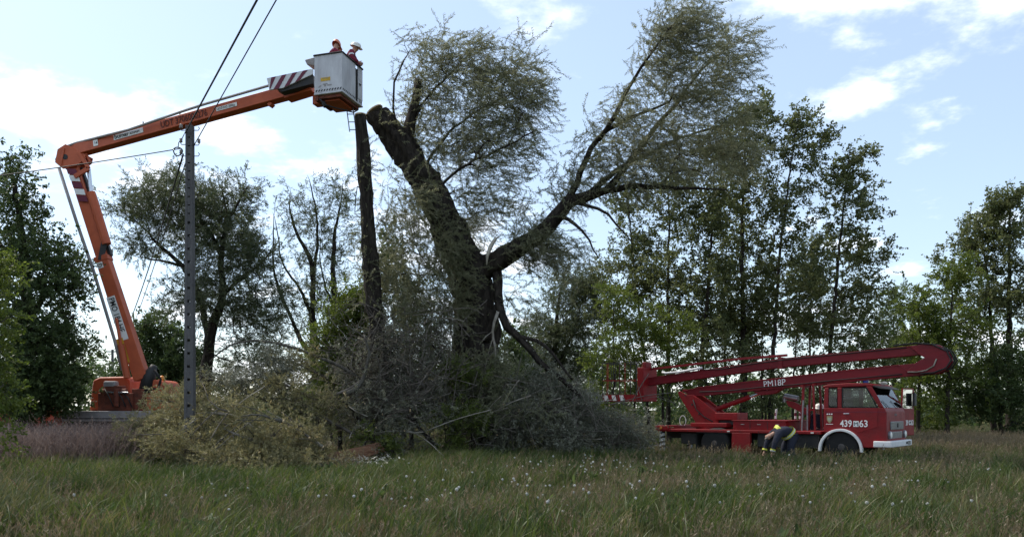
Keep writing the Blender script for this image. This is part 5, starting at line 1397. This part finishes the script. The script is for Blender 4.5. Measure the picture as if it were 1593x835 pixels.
p7, px7, D7 = fieldpts(3200, 21.0, 26.2, -200, 250)
o = grass('dead_weeds', 'purple brown dead weed stems before the orange lift', 'deadweed', p7[(px7 < 215) | (D7 > 24)], .72, 1.12); o['category'] = 'weeds'
# ------------------------------------------------------------------ dandelion clocks
st = MB(); st.tube([(0, 0, 0), (.01, 0, .16), (.03, 0, .33)], [.0035, .003, .0025], 4)
stem_me = st.mesh('stem'); stem_me.materials.append(MATS['grass_meadow'])
hdm = MB()
hdm.lathe([(.003, -.012), (.006, -.004), (.006, .004), (.002, .01)], (0, 0, 0), 6, 'z')
for i in range(90):
    z = 1 - 2 * (i + .5) / 90; a = i * 2.39996; r = math.sqrt(1 - z * z); d = np.array([r * math.cos(a), r * math.sin(a), z])
    n_ = unit(np.cross(d, rng.standard_normal(3))); b = np.cross(d, n_); c = d * .018
    hdm.add([c - n_ * .006, c + b * .006, c + n_ * .006, c - b * .006], [[0, 1, 2, 3]])
head_me = hdm.mesh('seed_head'); head_me.materials.append(MATS['dandelion_fluff'])
first = True
for i in range(210):
    if i < 120: px_, D_ = rng.uniform(560, 1560), math.sqrt(rng.uniform(10.3 ** 2, 20 ** 2))
    elif i < 165: px_, D_ = rng.uniform(0, 1590), math.sqrt(rng.uniform(10.2 ** 2, 14 ** 2))
    else: px_, D_ = rng.normal(930, 60), rng.uniform(16, 21)
    t = tag(empty('dandelion_clock', ((px_ - CX) / F * D_, D_, 0), rng.uniform(0, 6.28)), 'white dandelion seed head standing in the meadow grass', 'dandelion', 'dandelion clocks in the meadow')
    s_ = rng.uniform(.8, 1.25); t.scale = (s_, s_, s_ * rng.uniform(.8, 1.2))
    link('stem', stem_me, None, t)
    h = link('seed_head', head_me, None, t); h.location = (.03, 0, .345)
    s2 = rng.uniform(.75, 1.15); h.scale = (s2, s2, s2)

# ------------------------------------------------------------------ people
material('skin', (0.42, 0.24, 0.17), 0.6)
material('navy_cloth', (0.012, 0.014, 0.026), 0.9, (0.022, 0.024, 0.040), 6, 0.3, 12)
material('maroon_cloth', (0.14, 0.012, 0.030), 0.9, (0.20, 0.020, 0.045), 6, 0.3, 12)
material('boot_black', (0.015, 0.014, 0.014), 0.6)
material('yellow_reflect', (0.60, 0.62, 0.08), 0.5)
material('silver_reflect', (0.60, 0.61, 0.62), 0.4)
material('hair_grey', (0.20, 0.17, 0.15), 0.9)
material('helmet_white', (0.74, 0.72, 0.66), 0.35)
material('helmet_orange', (0.62, 0.20, 0.10), 0.35)
def skin(name, chains, m, parent, sub=2):
    """chains: list of [(x,y,z,r), ...]; the first chain starts at the root; equal points are merged"""
    vs_, es, rad, idx, roots = [], [], [], {}, set()
    for c in chains:
        prev = None
        for (x, y, z, r) in c:
            k = (round(x, 3), round(y, 3), round(z, 3))
            if k not in idx:
                idx[k] = len(vs_); vs_.append((x, y, z)); rad.append(r)
                if prev is None: roots.add(idx[k])
            if prev is not None and prev != idx[k]: es.append((prev, idx[k]))
            prev = idx[k]
    me = bpy.data.meshes.new(name); me.from_pydata(vs_, es, [])
    o = link(name, me, None, parent)
    bm = bmesh.new(); bm.from_mesh(me)
    ly = bm.verts.layers.skin.verify()
    bm.verts.ensure_lookup_table()
    for i, v in enumerate(bm.verts):
        v[ly].radius = (rad[i], rad[i]); v[ly].use_root = i in roots
    bm.to_mesh(me); bm.free()
    me.materials.append(MATS[m])
    sk_ = o.modifiers.new('skin', 'SKIN'); sk_.use_smooth_shade = True
    sb = o.modifiers.new('subdivision', 'SUBSURF'); sb.levels = sub; sb.render_levels = sub
    return o
def V(*a): return np.array(a, float)
def person(label, loc, rz, J, top, helmet=None, hair=None, group=None, stripes=(), trousers=None, bulk=1.0):
    """J: joints in metres: pelvis spine chest neck head face, shoulder/elbow/wrist/hip/knee/ankle pairs; face = direction the face looks"""
    t = tag(empty('person', loc, rz), label, 'person', group)
    pk = lambda v, r: (float(v[0]), float(v[1]), float(v[2]), r)
    hd, fc = V(*J['head']), unit(V(*J['face']))
    nk = V(*J['neck']); upd = unit(hd - nk); sd_ = unit(np.cross(fc, upd))
    body = [[pk(V(*J['pelvis']), .13), pk(V(*J['spine']), .13), pk(V(*J['chest']), .145), pk(nk, .055), pk(hd - upd * .04, .085), pk(hd + upd * .05, .095), pk(hd + upd * .11, .06)]]
    body.append([pk(hd - upd * .04, .085), pk(hd - upd * .03 + fc * .075, .04), pk(hd - upd * .02 + fc * .115, .016)])
    jac = [[pk(V(*J['pelvis']), .160 * bulk), pk(V(*J['spine']), .170 * bulk), pk(V(*J['chest']), .185 * bulk), pk(V(*J['chest']) * .35 + nk * .65, .095)]]
    tro = [[pk(V(*J['pelvis']), .148)]]
    bts, hands = [], []
    for s in ('l', 'r'):
        sh_, el_, wr = V(*J['shoulder_' + s]), V(*J['elbow_' + s]), V(*J['wrist_' + s])
        hp, kn_, an = V(*J['hip_' + s]), V(*J['knee_' + s]), V(*J['ankle_' + s])
        body.append([pk(V(*J['chest']), .145), pk(sh_, .065), pk((sh_ + el_) / 2, .052), pk(el_, .043), pk((el_ + wr) / 2, .04), pk(wr, .028), pk(wr + unit(wr - el_) * .07, .035), pk(wr + unit(wr - el_) * .10, .03)])
        d = unit(wr - el_); sdv = unit(np.cross(d, V(.3, 1, .2))); c2 = np.cross(d, sdv)
        for k, L in enumerate((.062, .078, .084, .076)):
            b = wr + d * .085 + sdv * (.027 - .018 * k)
            body.append([pk(b, .0095), pk(b + d * L * .5 + c2 * .008, .009), pk(b + d * L * .85 + c2 * .026, .008)])
        b = wr + d * .035 + sdv * .028
        body.append([pk(b, .012), pk(b + d * .03 + sdv * .025, .011), pk(b + d * .06 + sdv * .03 + c2 * .012, .009)])
        jac.append([pk(V(*J['chest']), .185 * bulk), pk(sh_, .10 * bulk), pk((sh_ + el_) / 2, .08 * bulk), pk(el_, .07 * bulk), pk((el_ + wr) / 2, .065), pk(wr, .06)])
        body.append([pk(V(*J['pelvis']), .13), pk(hp, .09), pk((hp + kn_) / 2, .078), pk(kn_, .058), pk((kn_ + an) / 2 , .055), pk(an, .04)])
        tro.append([pk(V(*J['pelvis']), .148), pk(hp, .122 * bulk), pk((hp + kn_) / 2, .108 * bulk), pk(kn_, .09 * bulk), pk((kn_ + an) / 2, .085 * bulk), pk(an + V(0, 0, .03), .085)])
        tf = unit(V(*J.get('toe', (0, -1, 0))))
        bts.append([pk(an + V(0, 0, .12), .066), pk(an, .058), pk(an + V(0, 0, -.05) + tf * .02, .05), pk(an + V(0, 0, -.055) + tf * .16, .04)])
    skin('body', body, 'skin', t)
    skin('jacket', jac, top, t); skin('trousers', tro, trousers or top, t); 
    for b in bts: skin('boot', [b], 'boot_black', t)
    for s in (-1, 1):
        e = MB().lathe([(.004, -.014), (.011, -.008), (.013, 0), (.011, .008), (.004, .014)], tuple(hd + fc * .088 + upd * .02 + sd_ * .034 * s), 8, 'z').build('eye', 'boot_black', t, smooth=True)
        MB().lathe([(.006, -.03), (.016, -.015), (.018, .005), (.014, .025), (.004, .033)], tuple(hd + sd_ * .093 * s - fc * .005), 8, 'z').build('ear', 'skin', t, smooth=True)
    if hair:
        n_ = 12; v, f = [], []
        hm = MB()
        for i in range(6):
            ph = R(20 + 70 * i / 5); 
            for j in range(n_):
                a = 2 * math.pi * j / n_
                rr = .100
                v.append(hd + upd * (.015 + rr * math.sin(ph) * 1.15) - fc * .014 + (fc * math.cos(a) * 1.05 + sd_ * math.sin(a) * .92) * rr * math.cos(ph))
        for i in range(5):
            for j in range(n_): f.append([i * n_ + j, i * n_ + (j + 1) % n_, (i + 1) * n_ + (j + 1) % n_, (i + 1) * n_ + j])
        f.append(list(range(5 * n_, 6 * n_)))
        hm.add(v, f); hm.build('hair', hair, t, smooth=True)
    if helmet:
        n_ = 18; v, f = [], []
        hm = MB()
        prof = [(.172, .015), (.168, .022), (.142, .03), (.138, .07), (.125, .11), (.095, .145), (.05, .165), (.01, .17)]
        for (r_, o_) in prof:
            for j in range(n_):
                a = 2 * math.pi * j / n_
                k_ = 1.18 if (r_ > .15 and math.cos(a) > .5) else (1.0 if r_ < .15 else .92)
                v.append(hd + upd * (.02 + o_) + (fc * math.cos(a) * 1.12 + sd_ * math.sin(a) * .95) * r_ * k_)
        for i in range(len(prof) - 1):
            for j in range(n_): f.append([i * n_ + j, i * n_ + (j + 1) % n_, (i + 1) * n_ + (j + 1) % n_, (i + 1) * n_ + j])
        f.append(list(range((len(prof) - 1) * n_, len(prof) * n_)))
        hm.add(v, f); hm.build('helmet', helmet, t, smooth=True)
    for (pa, pb_, ra, rb, m_) in stripes:       # a reflective band round a limb or the trunk
        MB().tube([V(*pa), (V(*pa) + V(*pb_)) / 2, V(*pb_)], [ra, (ra + rb) / 2, rb], 20, False).build('reflective_band', m_, t, smooth=True)
    return t

def lerp(a, b, t): return tuple(np.array(a) * (1 - t) + np.array(b) * t)
# firefighter bent double beside the truck, head to the left, hands to the ground
g0 = P(1222, 720, 24.0)
J = dict(pelvis=(.16, 0, .80), spine=(.0, -.05, .96), chest=(-.22, -.08, .95), neck=(-.44, -.12, .86), head=(-.54, -.13, .81), face=(-.55, -.1, -.8),
         shoulder_r=(-.30, -.30, .90), elbow_r=(-.44, -.36, .62), wrist_r=(-.50, -.34, .36), shoulder_l=(-.34, .12, .90), elbow_l=(-.50, .18, .62), wrist_l=(-.58, .16, .36),
         hip_r=(.18, -.14, .76), knee_r=(.06, -.20, .44), ankle_r=(.24, -.18, .09), hip_l=(.18, .12, .76), knee_l=(.0, .18, .44), ankle_l=(.08, .18, .09), toe=(-1, -.1, 0))
def band(a, b, t0, t1, r, m_): return (lerp(a, b, t0), lerp(a, b, t1), r, r, m_)
person('bent over firefighter in navy suit with yellow bands working beside the red truck', (g0[0], 24.0, 0), 0, J, 'navy_cloth', hair='hair_grey',
       bulk=1.3, stripes=[band(J['pelvis'], J['spine'], .42, .58, .240, 'yellow_reflect'), band(J['pelvis'], J['spine'], .58, .72, .243, 'silver_reflect'), band(J['pelvis'], J['spine'], .72, .88, .241, 'yellow_reflect'),
                (lerp(J['chest'], J['neck'], .0), lerp(J['chest'], J['neck'], .38), .222, .165, 'yellow_reflect'), band(J['elbow_r'], J['wrist_r'], .66, .80, .078, 'yellow_reflect'), band(J['elbow_r'], J['wrist_r'], .80, .92, .076, 'silver_reflect'), band(J['elbow_l'], J['wrist_l'], .72, .9, .076, 'yellow_reflect')])
# firefighter standing on the far side of the truck
ST = dict(pelvis=(0, 0, .95), spine=(0, .01, 1.12), chest=(0, .01, 1.32), neck=(0, 0, 1.50), head=(0, -.02, 1.62), face=(-1, -.4, -.1),
          shoulder_r=(-.19, 0, 1.41), elbow_r=(-.27, -.02, 1.14), wrist_r=(-.24, -.15, .92), shoulder_l=(.19, 0, 1.41), elbow_l=(.27, .02, 1.14), wrist_l=(.24, -.1, .92),
          hip_r=(-.1, 0, .90), knee_r=(-.11, -.03, .50), ankle_r=(-.12, .02, .09), hip_l=(.1, 0, .90), knee_l=(.11, -.03, .50), ankle_l=(.12, .02, .09), toe=(-.5, -1, 0))
g1 = P(1274, 700, 25.9)
person('firefighter in dark suit and pale helmet standing behind the truck cab', (g1[0], 25.9, 0), 0, ST, 'navy_cloth', helmet='helmet_white')
# two workers in the basket
NCw = NC; fz = NC[2] + .10
ca, sa = math.cos(bang), math.sin(bang)
def inb(x, y): return (NC[0] + x * ca - y * sa, NC[1] + x * sa + y * ca, fz)
W1 = dict(ST); W1.update(face=(.9, .3, -.25), spine=(.05, 0, 1.12), chest=(.14, 0, 1.31), neck=(.21, 0, 1.48), head=(.26, 0, 1.60), shoulder_r=(.17, -.19, 1.40), shoulder_l=(.17, .19, 1.40), elbow_r=(.22, -.26, 1.16), wrist_r=(.40, -.18, 1.10), elbow_l=(.30, .22, 1.17), wrist_l=(.42, .05, 1.10), toe=(1, 0, 0))
bd = [band(W1['shoulder_r'], W1['elbow_r'], .35, .55, .083, 'silver_reflect'), band(W1['spine'], W1['chest'], .0, .2, .172, 'silver_reflect')]
person('worker in maroon jacket and white helmet at the far end of the basket', inb(-.36, .96), 0, W1, 'maroon_cloth', helmet='helmet_white', stripes=bd, trousers='navy_cloth')
W2 = dict(ST); W2.update(face=(.2, .8, -.6), head=(.16, .05, 1.50), neck=(.13, .03, 1.38), chest=(.1, .02, 1.24), shoulder_r=(.16, -.16, 1.30), shoulder_l=(.10, .2, 1.30), elbow_r=(.38, -.14, 1.16), wrist_r=(.5, .02, 1.12), elbow_l=(.3, .24, 1.14), wrist_l=(.42, .3, 1.10), spine=(.04, 0, 1.08), toe=(1, .4, 0))
person('worker in maroon jacket and orange helmet leaning forward in the basket', inb(-.66, .50), 0, W2, 'maroon_cloth', helmet='helmet_orange', trousers='navy_cloth')
